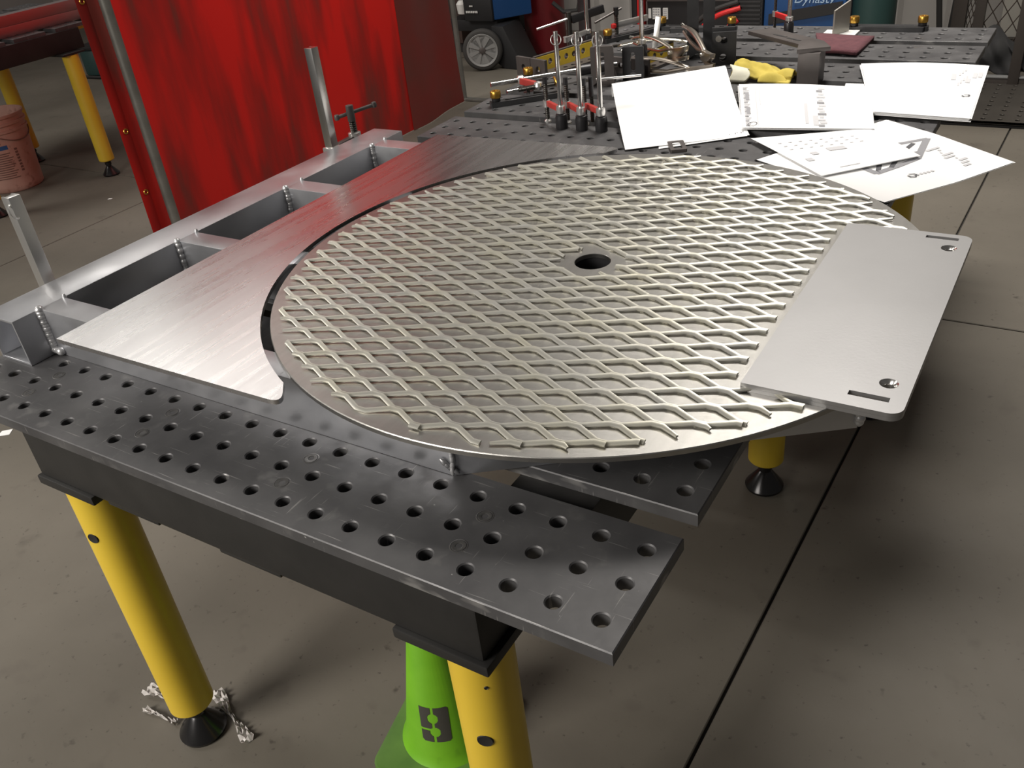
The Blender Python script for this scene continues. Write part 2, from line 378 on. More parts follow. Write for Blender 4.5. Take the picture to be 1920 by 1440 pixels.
leg_parts(t1, -163, 1070, -119.2, None)
leg_parts(t1, -842, 1070, -119.2, None)

ys2 = [1252, 1456, 1660, 1872, 2083, 2289]
t2 = table('back welding table of dark perforated slats covered with clamps, brackets and drawings', ys2, -1075, 22, None, None, (-525, 1770, -H))
for (y0, y1) in ((1180, 1290), (2250, 2360)):
    MB().box(-893, y0, -104, -129, y1, -16.2).build('beam', steel_black, t2, bevel=4)
for (x0, x1) in ((-190, -85), (-960, -860)):
    MB().box(x0, 1290.5, -104, x1, 2249.5, -16.2).build('crossbeam', steel_black, t2, bevel=4)
leg_parts(t2, -30, 1447, -16.4, None); leg_parts(t2, -163, 2305, -104.4, None)
leg_parts(t2, -842, 1235, -104.4, None); leg_parts(t2, -842, 2305, -104.4, None)

# third table, at the left
ys3 = [1560, 1780, 1985, 2200, 2410, 2620]
t3 = table('welding table at the left edge carrying aluminium tubes above a pink bucket', ys3, -5000, 22, None, None, (-4400, 2000, -H), zoff=10)
MB().box(-4000, 1490, -98, -3890, 2235, -6.2).build('beam', steel_black, t3, bevel=4)
MB().box(-4920, 1490, -98, -4820, 2700, -6.2).build('beam', steel_black, t3, bevel=4)
MB().box(-4819, 2350, -80, -4301, 2690, -40).build('shelf', yellow, t3, bevel=4)
MB().box(-3952, 2075, -108, -3840, 2195, -98.2).build('foot_plate', steel_black, t3, bevel=2.5)
leg_parts(t3, -3880, 2135, -108.4, None); leg_parts(t3, -4568, 2165, -98.4, None)
leg_parts(t3, -4870, 1545, -98.4, None); leg_parts(t3, -3940, 1545, -98.4, None)

# ------------------------------------------------------------------ the welded aluminium frame on the front table
fr = thing('welded_frame', 'welded aluminium frame with square tube, crossbars and brushed deck plate on front table', 'frame', (-600, 530, 0))
def tube_open(x0a, x1a, x0b, x1b, ya, yb, z0, z1, t=4):  # square tube along y, open ends, slightly out of square with the table
    m = MB()
    def ring(xl, xr, y, i): return [(xl+i, y, z0+i), (xr-i, y, z0+i), (xr-i, y, z1-i), (xl+i, y, z1-i)]
    vs = ring(x0a, x1a, ya, 0)+ring(x0b, x1b, yb, 0)+ring(x0a, x1a, ya, t)+ring(x0b, x1b, yb, t)
    fs = []
    for i in range(4):
        j = (i+1) % 4
        fs += [(i, j, 4+j, 4+i), (8+j, 8+i, 12+i, 12+j), (j, i, 8+i, 8+j), (4+i, 4+j, 12+j, 12+i)]
    return m.add(vs, fs)
tube_open(-1069, -992, -1047, -970, 74, 992, 0.3, 76).build('main_tube', alu_tube, fr, bevel=1.2)
ry = [(118, 160), (379, 420), (637, 680), (890, 932)]
for k, (a, b) in enumerate(ry):
    xl = -992+22*(a-74)/918.0+0.4; xr = -246 if k in (0, 3) else 95
    MB().box(xl, a, 0.3, xr, b, 76).build('crossbar', alu_tube, fr, bevel=1.0)
# raking bars towards the right-hand end
def rake(p, q, w, name):
    p = Vector(p); q = Vector(q); d = (q-p).normalized(); nrm = Vector((-d.y, d.x))
    if nrm.dot(Vector((0, 526))-Vector((0, p.y))) < 0: nrm = -nrm
    return MB().prism([tuple(p), tuple(q), tuple(q+nrm*w), tuple(p+nrm*w)], 0.3, 76).build(name, alu_tube, fr, bevel=1.0)
rake((-245, 118.5), (133, 380), 40, 'raking_bar'); rake((-245, 932), (133, 672), 40, 'raking_bar')
MB().box(96, 412, 0.3, 134, 640, 76).build('end_bar', alu_tube, fr, bevel=1.0)
# deck plate with its circular cut-out
DC = (-269.0, 522.0); DR = 453.5
pts = [(-861, 61), (-474, 66)]
a0 = atan2(104-DC[1], -466-DC[0]); a1 = atan2(940-DC[1], -466-DC[0])
def fillet(p, c, q, r, n=6):
    p, c, q = Vector(p), Vector(c), Vector(q); u = (p-c).normalized(); v = (q-c).normalized()
    return [tuple((c+u*r)*(1-t)**2+c*2*t*(1-t)+(c+v*r)*t*t) for t in [i/n for i in range(n+1)]]
arc = []
R2 = 466.0; aa = -pi+atan2(418, 215); 
sa = atan2(-418, -197); ea = atan2(421, -190)
nseg = 72; sa2 = sa; ea2 = ea-2*pi if ea > sa else ea
for i in range(nseg+1):
    a = sa+(ea2-sa)*i/nseg
    arc.append((DC[0]+R2*cos(a), DC[1]+R2*sin(a)))
pl = [(-861, 61)]+fillet((-861, 61), (-437, 66), arc[0], 24)+arc+fillet(arc[-1], (-440, 982), (-861, 968), 22)+[(-857, 968)]
dp = MB().prism(pl, 76.3, 82.8); dp.build('deck_plate', alu_deck, fr, merge=0.01)
def bead(p, q, r, name='weld_bead', m=None, n=None):
    p = Vector(p); q = Vector(q); L = (q-p).length; d = (q-p).normalized(); M = d.to_track_quat('Z', 'Y').to_matrix(); mm = MB()
    n = n or max(3, int(L/5.0)); rnd = random.Random(int(L*7+p.x))
    for i in range(n):
        c = p+d*L*(i+.5)/n; rr = r*(0.9+0.25*rnd.random()); h = L/n*1.6
        c = c+Vector((rnd.uniform(-.6, .6), rnd.uniform(-.6, .6), 0))
        mm.lathe([(rr*0.45, -h*0.75), (rr*0.85, -h*0.4), (rr, 0), (rr*0.85, h*0.4), (rr*0.45, h*0.75)], 10, M, c)
    return mm.build(name, m or weld, fr, smooth=60)
for k, (a, b) in enumerate(ry):
    xl = -992+22*(a-74)/918.0
    bead((xl+2, a-1, 6), (xl+2, a-1, 78), 6.0 if k else 7.0)
    bead((xl+1, b+1, 8), (xl+1, b+1, 77), 4.0)
    if k == 0: bead((xl+3, a-2, 8), (xl+20, a-2, 8), 6.5)
bead((-244, 117, 7), (-242, 118.5, 70), 3.0); bead((-256, 116, 20), (-240, 118.5, 7), 3.6, 'scorched_weld', scorch)
bead((134, 381, 7), (134, 381, 72), 6.0); bead((134, 671, 7), (134, 671, 72), 6.0)

# ------------------------------------------------------------------ disc with expanded mesh
td = thing('turntable_disc', 'round aluminium disc with raised diamond mesh and centre hole on welded frame', 'disc', (DC[0], DC[1], 76))
N = 160; Z0, Z1 = 76.3, 82.6
m = MB()
prof = [(25.5, Z0), (25.5, Z1-.5), (26, Z1), (DR-1, Z1), (DR, Z1-1), (DR, Z0), (25.5, Z0)]
vs = []; fs = []
for (r, z) in prof[:-1]:
    for j in range(N): vs.append((DC[0]+r*cos(2*pi*j/N), DC[1]+r*sin(2*pi*j/N), z))
for i in range(6):
    for j in range(N): fs.append((i*N+j, i*N+(j+1) % N, ((i+1) % 6)*N+(j+1) % N, ((i+1) % 6)*N+j))
m.add(vs, [tuple(reversed(q)) for q in fs]); m.build('disc_plate', alu_disc, td, merge=0.01)
MB().lathe([(27, 2), (27, 75.8), (38, 75.8), (38, 2), (27, 2)], 40, c=(DC[0]-0.5, DC[1], 0)).build('hole_shade_tube', black_ox, td, merge=0.01)  # unseen black tube, added so the centre hole looks dark
# expanded metal: zigzag strands that touch at the knuckles
def inside(x, y):
    dx, dy = x-DC[0], y-DC[1]; r = hypot(dx, dy)
    if r > 440+3*sin(9*atan2(dy, dx)): return False
    if r < 41: return False
    if x > 17 and 288 < y < 736: return False
    return True
em = MB(); oy = 207.7-17; ox = -455.6
w, t, tilt = 4.6, 2.3, radians(18)
def sweep(run):
    k = len(run); rings = []
    for i in range(k):
        x, y, z, s = run[i]
        p0 = run[max(i-1, 0)]; p1 = run[min(i+1, k-1)]
        d = Vector((p1[0]-p0[0], p1[1]-p0[1], 0)).normalized(); nn = Vector((-d.y, d.x, 0))
        wid = w/2*(1.35 if s else 0.74)
        up = Vector((0, 0, 1)); a = nn*cos(tilt)+up*sin(tilt); b = up*cos(tilt)-nn*sin(tilt)
        c = Vector((x, y, z))
        rings.append([c-a*wid-b*t/2, c+a*wid-b*t/2, c+a*wid+b*t*0.30, c+a*wid*0.55+b*t/2, c-a*wid*0.55+b*t/2, c-a*wid+b*t*0.30])
    vs = [q for g in rings for q in g]; n = 6
    fs = [(i*n+j, i*n+(j+1) % n, (i+1)*n+(j+1) % n, (i+1)*n+j) for i in range(k-1) for j in range(n)]
    fs += [tuple(range(n))[::-1], tuple(range((k-1)*n, k*n))]
    em.add(vs, fs)
for row in range(-12, 52):
    yb = oy+17*row; base_odd = (row % 2)
    pts = []
    # node rows: row j sits at y = oy+17*j, nodes every 78 mm, alternate rows shifted by 39
    for k in range(-14, 26):
        xn = ox+39*k
        low = ((k+row) % 2) == 1
        yy = yb+w/2*0.9 if low else yb+17-w/2*0.9
        zz = 82.6+2.3 if low else 82.6+3.9
        pts += [(xn-6.5, yy, zz, 1), (xn+6.5, yy, zz, 1)]
    run = []
    for i in range(len(pts)-1):
        a, b = pts[i], pts[i+1]; ns = 4
        for q in range(ns):
            f0 = q/ns; P = tuple(a[c]+(b[c]-a[c])*f0 for c in range(3))+(1 if q == 0 or i % 2 == 0 else 0,)
            if inside(P[0], P[1]):
                if q == 0 or not run: run.append(P)
                last = P
            else:
                if run:
                    if run[-1] != last: run.append(last)
                    if len(run) > 1: sweep(run)
                run = []
    if len(run) > 1: sweep(run)
em.build('expanded_mesh', alu_mesh, td, smooth=40)

# ------------------------------------------------------------------ two slotted cover plates lying on the disc
def cover(z0, z1, label, name='cover_plate'):
    t_ = thing(name, label, 'plate', (108, 510, z0), 'slotted cover plates stacked on the disc')
    out = rrect(27, 286, 188, 734, (0, 14, 14, 0))
    slots = [rrect(132, 305, 172, 313.5), rrect(132, 715, 172, 723)]
    if z1 > 90:
        hol = [circ(165, 340, 9.6, 24), circ(165, 689, 9.6, 24)]
    else: hol = [circ(165, 340, 6.5, 24), circ(165, 689, 6.5, 24)]
    plate_holes(out, slots+hol, z0, z1).build('sheet', alu_satin, t_, bevel=0.0)
    if z1 > 90:
        for (cx, cy) in ((165, 340), (165, 689)):
            MB().lathe([(9.55, z1-0.05), (5.6, z0+0.2), (5.6, z0+0.05)], 28, c=(cx, cy, 0)).f
            mm = MB(); prof = [(9.58, z1-0.02), (5.8, z0+0.9), (5.6, z0+0.1)]
            n = 28; vs = [(cx+r*cos(2*pi*j/n), cy+r*sin(2*pi*j/n), z) for r, z in prof for j in range(n)]
            mm.add(vs, [(i*n+j, i*n+(j+1) % n, (i+1)*n+(j+1) % n, (i+1)*n+j) for i in range(2) for j in range(n)])
            mm.build('countersink', chrome, t_)
cover(82.7, 87.3, 'lower of two stacked aluminium cover plates, only its edge showing at the disc rim')
cover(87.4, 92.2, 'upper satin aluminium cover plate with two slots and two countersunk holes')

# ------------------------------------------------------------------ clamps
def ring_M(ax): return Vector(ax).to_track_quat('Z', 'Y').to_matrix()
def post_clamp(label, base, ang, arm_z=44, hgt=215, arm=68, group='upright insert clamps'):
    t_ = thing('insert_clamp', label, 'clamp', base, group, ang)
    local(t_)
    MB().lathe([(13.5, 0.2), (14, 1), (14, 26), (13, 30), (13, 33), (9, 35), (0.1, 35)], 24).build('socket_base', black_ox, t_)
    b = MB().prism([(5.5*cos(a)*(0.86 if 0.2 < (i % 4)/4 < 0.6 else 1), 5.5*sin(a)) for i, a in enumerate([2*pi*q/16 for q in range(16)])], 34, hgt)
    b.build('post', chrome, t_, bevel=0.5)
    M = ring_M((0.75, -0.66, 0.1))
    va = Vector((0.60, -0.75, 0.30)); va.rotate(Matrix.Rotation(-ang, 3, 'Z')); r = MB().torus((va.x*2, va.y*2, hgt-17), 11.5, 1.1, ring_M(va)); r.build('retaining_ring', zinc, t_)
    MB().lathe([(6.5, arm_z-9), (10, arm_z-8), (11, arm_z), (10, arm_z+8), (6.5, arm_z+9)], 20).build('arm_collar', zinc, t_)
    am = MB().bar((9, 0, arm_z), (arm-7, 0, arm_z+2), 9, 13); am.build('arm', red_arm, t_, bevel=1.5)
    MB().lathe([(5, arm_z-8), (8.5, arm_z-7), (8.5, arm_z+8), (5, arm_z+9)], 16, c=(arm, 0, 0)).build('arm_tip', zinc, t_)
    sp = MB().thread((arm, 0, 8), (arm, 0, arm_z+46), 5.4, 4.2); sp.build('spindle', dark_thread, t_)
    MB().lathe([(0.1, 0.2), (8, 0.4), (8.5, 4), (4, 9), (4, 12)], 16, c=(arm, 0, 0)).build('swivel_pad', zinc, t_)
    MB().cyl((arm, 0, arm_z+46), (arm, 0, arm_z+62), 5.5, 14).build('spindle_head', black_ox, t_)
    return t_
ca = post_clamp('leftmost of the three upright clamps with rings and red arms on the back table', (-750, 1303, 0), radians(148))
dup(ca, (-697, 1302, 0), 'middle of the three upright clamps with rings and red arms on the back table', rz=radians(146))
dup(ca, (-648, 1304, 0), 'rightmost of the three upright clamps, beside the blank white sheet', rz=radians(149))
# tee handle on the middle clamp
th = thing('tee_bar', 'thin steel tommy bar lying level behind the rightmost upright clamp', 'rod', (-690, 1345, 95))
MB().cyl((-690, 1370, 96), (-600, 1420, 96), 2.6, 10).build('rod', zinc, th)
MB().cyl((-700, 1362, 60), (-700, 1362, 104), 5.5, 12).build('screw_head', black_ox, th)
MB().thread((-700, 1362, 0.5), (-700, 1362, 60), 5.0, 3.6).build('screw', dark_thread, th)

def fclamp(label, x, y, ztop, yscrew, zs, group='bar clamps at the left end of the frame'):
    t_ = thing('bar_clamp', label, 'clamp', (x, y, -130), group)
    s_ = 10
    poly = [(-s_, -s_), (s_, -s_), (s_, s_), (s_-4, s_), (s_-4, s_-5), (-s_+4, s_-5), (-s_+4, s_), (-s_, s_)]
    MB().prism([(x-(b), y+a) for a, b in poly], -130, ztop).build('bar', zinc if yscrew is None else chrome, t_, bevel=0.8)
    MB().box(x-13, y-13, -60, x+62, y+13, -36).build('fixed_jaw', black_ox, t_, bevel=3)
    MB().cyl((x+50, y, -36), (x+50, y, -16.5), 9, 16).build('jaw_pad', black_ox, t_)
    if yscrew is None:
        MB().torus((x+8, y-9, ztop-22), 11, 1.6, ring_M((0.80, 0.55, 0.25))).build('retaining_ring', zinc, t_)
    if yscrew:
        MB().box(x-15, y-15, 40, x+15, y+15, 62).build('sliding_head', zinc, t_, bevel=3)
        MB().bar((x, y+15, 50), (x, yscrew+10, 52), 15, 24).build('arm', fix_grey, t_, bevel=3)
        MB().thread((x, yscrew, 8), (x, yscrew, zs-32), 8.5, 4.6, 16).build('spindle', dark_thread, t_)
        MB().lathe([(11, 56), (14, 58), (14, 68), (9, 70)], 18, c=(x, yscrew, 0)).build('spindle_nut', zinc, t_)
        MB().cyl((x, yscrew, zs-34), (x, yscrew, zs), 8.5, 18).build('spindle_head', fix_grey, t_, bevel=1)
        h = MB().cyl((x-22, yscrew-22, zs-22), (x+26, yscrew+52, zs-12), 4.2, 12); h.build('tommy_bar', fix_grey, t_)
        for q in ((x-22, yscrew-22, zs-22), (x+26, yscrew+52, zs-12)):
            MB().lathe([(0.1, -7), (5, -5.5), (6.5, 0), (5, 5.5), (0.1, 7)], 12, None, q).build('bar_knob', fix_grey, t_)
    return t_
fclamp('bar clamp with threaded spindle and tommy bar behind the far end of the square tube', -1095, 900, 268, 978, 128)
fclamp('plain zinc clamp bar with ring at its top, left of the square tube', -1095, 198, 213, None, 0)

# lying clamp at the left of the back table
lc = thing('bar_clamp', 'chrome bar clamp with red arm lying on its side left of the three upright clamps', 'clamp', (-990, 1600, 0))
MB().cyl((-1078, 1513, 30), (-878, 1712, 30), 6.5, 16).build('bar', chrome, lc)
MB().cyl((-905, 1683, 29), (-850, 1738, 29), 14, 18).build('socket_base', black_ox, lc)
MB().cyl((-850, 1738, 29), (-828, 1760, 29), 7, 14).build('pin', chrome, lc)
MB().lathe([(8, -9), (12, -6), (12, 6), (8, 9)], 18, Vector((0.68, 0.73, 0)).to_track_quat('Z', 'Y').to_matrix(), (-1020, 1571, 30)).build('arm_collar', zinc, lc)
MB().bar((-1014, 1562, 30), (-966, 1556, 24), 12, 16).build('arm', red_arm, lc, bevel=1.5)
MB().lathe([(0.1, -13), (10, -9), (13, 0), (10, 9), (0.1, 13)], 18, None, (-955, 1552, 22)).build('arm_tip', zinc, lc)
MB().thread((-962, 1543, 22), (-990, 1508, 22), 6.5, 3.6).build('spindle', dark_thread, lc)
MB().cyl((-988, 1511, 22), (-1010, 1484, 22), 4.5, 12).build('spindle_head', chrome, lc)
MB().lathe([(3, -6), (19, -3), (20, 0), (17, 2), (3, 7)], 22, Vector((0.75, 0.6, 0.35)).to_track_quat('Z', 'Y').to_matrix(), (-900, 1556, 30)).build('swivel_pad', brass, lc)
MB().cyl((-945, 1552, 23), (-906, 1556, 29), 5, 12).build('pad_stem', dark_thread, lc)

# hold-down straps with brass thumb nuts
def hold_down(label, base, rz, length, group='slotted hold-down straps with brass thumb nuts'):
    t_ = local(thing('hold_down_strap', label, 'clamp', base, group, rz))
    out = rrect(-16, -13, length, 13, (3, 3, 3, 3)); sl = rrect(22, -4.5, length-14, 4.5, (4, 4, 4, 4))
    plate_holes(out, [sl], 0.3, 13).build('strap', fix_black, t_, bevel=0)
    MB().lathe([(11, 13.1), (11.5, 14), (11.5, 21), (10, 22)], 20).build('washer', black_ox, t_)
    k = MB(); n = 40; prof = []
    vs = []
    for (r, z) in ((12.2, 22.1), (13, 23), (13, 38), (12, 39.5), (6, 39.5), (5.5, 35)):
        for j in range(n):
            rr = r+(0.45 if j % 2 and r > 12 else 0); vs.append((rr*cos(2*pi*j/n), rr*sin(2*pi*j/n), z))
    k.add(vs, [(i*n+j, i*n+(j+1) % n, (i+1)*n+(j+1) % n, (i+1)*n+j) for i in range(5) for j in range(n)]+[tuple(range(n))[::-1], tuple(range(5*n, 6*n))])
    k.build('thumb_nut', brass, t_, smooth=50)
    return t_
hd = hold_down('black hold-down strap with brass nut nearest the red screen', (-1012, 1432, 0), radians(42), 190)
for (b_, r_, l_) in (((-1046, 1656, 0), -60, 'black hold-down strap whose brass nut shows behind the lying chrome clamp'),
                     ((-1030, 2118, 0), 60, 'black hold-down strap with brass nut right of the tall yellow-faced angle block'),
                     ((-925, 2296, 0), 0, 'black hold-down strap with brass nut in front of the dark cabinet'),
                     ((-698, 2300, 0), 190, 'black hold-down strap with brass nut in front of the red hose')):
    dup(hd, b_, l_, rz=radians(r_))
dup(hd, (-340, 2318, 0), 'black hold-down strap with brass nut behind the upright aluminium tee', rz=radians(0))
dup(hd, (-158, 2330, 0), 'black hold-down strap with brass nut nearest the steel mesh cage', rz=radians(180))

# fixture angles
def drilled(m_, name, mt, parent, M, w_, h_, t_, holes): # plate w x h x t with round holes, placed by M
    q = plate_holes(rrect(0, 0, w_, h_), [circ(a, b, r, 20) for a, b, r in holes], 0, t_)
    q.v = [tuple(M @ Vector(p)) for p in q.v]; return q.build(name, mt, parent)
def basis(o, ex, ey, ez): 
    M = Matrix.Identity(4)
    for i, e in enumerate((ex, ey, ez)):
        for r in range(3): M[r][i] = Vector(e).normalized()[r]
    for r in range(3): M[r][3] = o[r]
    return M
def angle_block(label, o, dirx, L, hgt, wid, holes_l):
    dx = Vector(dirx).normalized(); dy = Vector((dx.y, -dx.x, 0)); up = Vector((0, 0, 1)); o = Vector(o)
    t_ = thing('angle_block', label, 'fixture', tuple(o), 'angle blocks with yellow inner faces')
    # long back web, yellow on the side that faces the camera
    drilled(None, 'web', fix_grey, t_, basis(o, dx, up, dx.cross(up)), L, hgt, 9, [(x, hgt*0.56, 7.5) for x in holes_l])
    drilled(None, 'yellow_face', yellow, t_, basis(o+dx.cross(up)*9.1, dx, up, dx.cross(up)), L-3, hgt-4, 1.2, [(x, hgt*0.56, 8.3) for x in holes_l])
    ft = drilled(None, 'foot_flange', fix_grey, t_, basis(o+dx.cross(up)*10.5+up*0.3, dx, dx.cross(up), up), L, wid, 8, [(x, wid*0.55, 7) for x in holes_l])
    e = -dx
    for k in range(2):
        oo = o-dx*9.3+dx.cross(up)*(-1 if k else 0)*0+dx.cross(up)*(10 if k == 0 else -52)
        drilled(None, 'end_plate', fix_grey, t_, basis(oo+up*0.3, dx.cross(up), up, dx.cross(up).cross(up)), 60 if k == 0 else 60, hgt, 9, [(30, hgt*0.5, 8)])
    return t_
angle_block('long angle block with a yellow holed face standing behind the lying chrome clamp', (-1068, 1722, 0), (0.32, 0.95, 0), 225, 52, 46, (55, 88, 118, 148, 185))
angle_block('small angle block with yellow faces under the pile of locking pliers', (-800, 1792, 0), (0.20, 0.98, 0), 190, 42, 40, (60, 95, 130))

# slotted upright brackets
def slot_bracket(label, o, dx, w_, h_, depth, mt=fix_black, slots=True):
    dx = Vector(dx).normalized(); up = Vector((0, 0, 1)); nn = dx.cross(up); o = Vector(o)
    t_ = thing('slotted_bracket', label, 'bracket', tuple(o), 'black slotted brackets')
    hs = [rrect(w_/2-6, 22, w_/2+6, h_-14, (6, 6, 6, 6), 5)] if slots else []
    q = plate_holes(rrect(0, 0, w_, h_, (0, 0, 4, 4)), hs, 0, 10); M = basis(o+up*0.3, dx, up, nn)
    q.v = [tuple(M @ Vector(p)) for p in q.v]; q.build('upright', mt, t_)
    MB().box(0, 0, 0, w_, 10.5, depth, M @ Matrix.Translation((0, 0, -depth-0.5))).build('foot', mt, t_, bevel=1)
    MB().prism([(0, 11), (depth*0.95, 11), (0, h_*0.45)], 0, 8, basis(o+up*0.3+dx*(w_-8)-nn*0.4, -nn, up, dx)).build('gusset', mt, t_)
    return t_
slot_bracket('dark slotted bracket right beside the rightmost upright clamp', (-848, 1650, 0), (0.9, 0.35, 0), 60, 100, 70, fix_grey)
slot_bracket('black slotted bracket under the tall chrome post in the middle of the back table', (-792, 1725, 0), (0.95, 0.28, 0), 56, 84, 60)
slot_bracket('tallest black slotted bracket, rising to the top edge behind the pliers', (-702, 1950, 0), (0.94, 0.34, 0), 74, 172, 70)
# drilled black angle
ba = thing('drilled_angle', 'black drilled angle plate with two holes standing right of the pliers', 'bracket', (-585, 1905, 0))
drilled(None, 'plate', fix_black, ba, basis((-610, 1902, 0.3), (0.95, 0.31, 0), (0, 0, 1), (0.31, -0.95, 0)), 62, 84, 9, [(30, 62, 9), (28, 18, 10)])
drilled(None, 'rear_plate', fix_black, ba, basis((-618, 1918, 0.3), (0.95, 0.31, 0), (0, 0, 1), (0.31, -0.95, 0)), 60, 92, 9, [(30, 70, 9), (28, 20, 10)])
MB().cyl((-598, 1917, 70), (-588, 1886, 70), 8, 14).build('screw', chrome, ba)

# arm plate on a leg
sa_ = thing('arm_bracket', 'dark steel arm plate on a square leg, right of the drilled angle', 'bracket', (-305, 1760, 0))
MB().prism([(-520, 1920), (-350, 1790), (-338, 1735), (-268, 1772), (-300, 1830), (-470, 1960)], 74, 84).build('arm', fix_grey, sa_, bevel=1)
sl = MB()
for (x0, y0) in ((-395, 1850), (-440, 1885)):
    sl.bar((x0, y0, 84.4), (x0+40, y0-28, 84.4), 7, 0.6)
sl.build('slot', dark_hole, sa_)
MB().box(-338, 1748, 0.3, -286, 1800, 73.8).build('leg', fix_grey, sa_, bevel=1)

# tall chrome posts
def chrome_post(label, base, hgt, zc, rz, arm=None, spin=True):
    t_ = local(thing('insert_clamp', label, 'clamp', base, None, rz))
    MB().lathe([(13.5, 0.2), (14, 1), (14, zc-10), (12, zc-6), (0.1, zc-6)], 22).build('socket_base', black_ox, t_)
    MB().prism([(6*cos(2*pi*q/12), 6*sin(2*pi*q/12)) for q in range(12)], zc-5.5, hgt).build('post', chrome, t_)
    MB().lathe([(7, zc-4), (11, zc-2), (11, zc+8), (7, zc+10)], 18).build('arm_collar', zinc, t_)
    if arm:
        L, mt = arm
        MB().bar((10, 0, zc+3), (L-6, 0, zc+3), 9, 14).build('arm', mt, t_, bevel=1.5)
        MB().lathe([(5, zc-5), (8.5, zc-4), (8.5, zc+11), (5, zc+12)], 16, c=(L, 0, 0)).build('arm_tip', zinc, t_)
        if spin:
            MB().thread((L, 0, 8), (L, 0, zc+75), 4.8, 3.6).build('spindle', dark_thread, t_)
            MB().lathe([(0.1, 0.2), (8, 0.4), (8.5, 4), (4, 9)], 16, c=(L, 0, 0)).build('swivel_pad', zinc, t_)
    return t_
chrome_post('tall chrome clamp post standing left of the tallest slotted bracket', (-770, 1800, 0), 300, 78, radians(80))
cp = chrome_post('tall clamp with a bright red arm and black base before the blue welder', (-507, 2245, 0), 270, 44, radians(134), (88, bright_red))
chrome_post('chrome clamp post with a long white casting, behind the yellow-faced angle block', (-1062, 2045, 0), 330, 46, radians(262), (110, zinc), False)
lf = thing('bar_clamp', 'clamp with red-tipped white arm and long tommy bar, back table\'s far left', 'clamp', (-1047, 2216, 0))
MB().thread((-1047, 2216, 1), (-1047, 2216, 62), 7, 5).build('spindle', dark_thread, lf)
MB().cyl((-1047, 2216, 62), (-1047, 2216, 84), 8, 14).build('spindle_head', black_ox, lf)
MB().cyl((-1092, 2154, 50), (-1036, 2232, 78), 3.6, 10).build('tommy_bar', fix_grey, lf)
MB().bar((-1050, 2222, 30), (-985, 2315, 34), 13, 18).build('arm', zinc, lf, bevel=2)
MB().lathe([(0.1, -9), (8, -6), (9, 0), (8, 6), (0.1, 9)], 14, None, (-1052, 2206, 30)).build('arm_tip', bright_red, lf)
lg = thing('bar_clamp', 'dark clamp whose long tommy bar crosses the dark red gas cylinder', 'clamp', (-1130, 2060, -80))
MB().cyl((-1140, 2075, -80), (-1140, 2075, 98), 8, 14).build('spindle', dark_thread, lg)
MB().cyl((-1205, 1985, 66), (-1130, 2085, 82), 3.4, 10).build('tommy_bar', zinc, lg)
MB().bar((-1132, 2078, 76), (-1062, 2160, 92), 14, 24).build('arm', black_ox, lg, bevel=2)
MB().box(-1150, 2063, -60, -1060, 2088, -36).build('fixed_jaw', black_ox, lg, bevel=2)
# white bar and small socket pieces
wbm = thing('flat_bar', 'short pale flat bar leaning upright among the pliers', 'bar', (-838, 2035, 0))
MB().bar((-836, 2030, 2), (-828, 2046, 92), 16, 5, up=(0.2, -1, 0)).build('bar', zinc, wbm, bevel=0.6)

# locking pliers
def pliers(label, base, rz, mt, pitch=0.0):
    t_ = local(thing('locking_pliers', label, 'pliers', base, 'pile of locking pliers', rz)); t_.rotation_euler = (0, -pitch, rz)
    h = MB().grid(lambda u, v: (-120+230*u, (-1+2*v)*(9-3*abs(2*u-1)), 20+16*sin(pi*u)+5*cos((v-.5)*pi)), 18, 7)
    h.build('upper_handle', mt, t_, solid=3)
    MB().tube([(-110, 0, 10), (-40, 0, 4), (40, 0, 8), (100, 0, 22)], 5, 10).build('lower_handle', mt, t_)
    MB().prism([(95, -3), (150, 4), (178, 20), (182, 34), (150, 26), (100, 18)], -7, 7, basis((0, 0, 6), (1, 0, 0), (0, 0, 1), (0, -1, 0))).build('upper_jaw', mt, t_, bevel=1.5)
    MB().prism([(85, -8), (140, -10), (182, 0), (184, 10), (140, 2), (95, 8)], -6, 6, basis((0, 0, 6), (1, 0, 0), (0, 0, 1), (0, -1, 0))).build('lower_jaw', mt, t_, bevel=1.5)
    MB().cyl((104, -11, 14), (104, 11, 14), 5, 14).build('pivot', zinc, t_)
    MB().thread((-135, 0, 22), (-108, 0, 24), 5, 3).build('adjusting_screw', dark_thread, t_)
    return t_
nick = mat('nickel_plate', (0.66, 0.62, 0.53), 1.0, 0.27); nickw = mat('worn_nickel', (0.42, 0.37, 0.32), 1.0, 0.35, (0.52, 0.47, 0.41), 20.0)
pl1 = pliers('bright nickel locking pliers with longest curved handle, on top of the pile', (-758, 1845, 42), radians(-38), nick, 0.03)
pl2 = pliers('brownish locking pliers pointing down to the right end of the pile', (-655, 1882, 48), radians(-54), nickw, -0.10)
dup(pl2, (-720, 1772, 6), 'bright locking pliers lowest in the pile, against the blank sheet', rz=radians(-12))
dup(pl1, (-790, 1960, 12), 'locking pliers lying flat at the back of the pile with a silver bar handle', rz=radians(10))

# upright tee of flat plate
tp = thing('tee_piece', 'pale aluminium tee of an upright plate on a flat base, behind the maroon pad', 'bracket', (-365, 2255, 0))
MB().box(-410, 2212, 0.3, -318, 2300, 6).build('base', white_plate, tp, bevel=0.6)
MB().prism([(0, 0), (66, 0), (66, 84), (0, 66)], 0, 5, basis((-378, 2228, 6.2), (0.42, 0.91, 0), (0, 0, 1), (0.91, -0.42, 0))).build('upright', mat('sanded_aluminium', (0.42, 0.40, 0.36), 0.7, 0.45), tp)

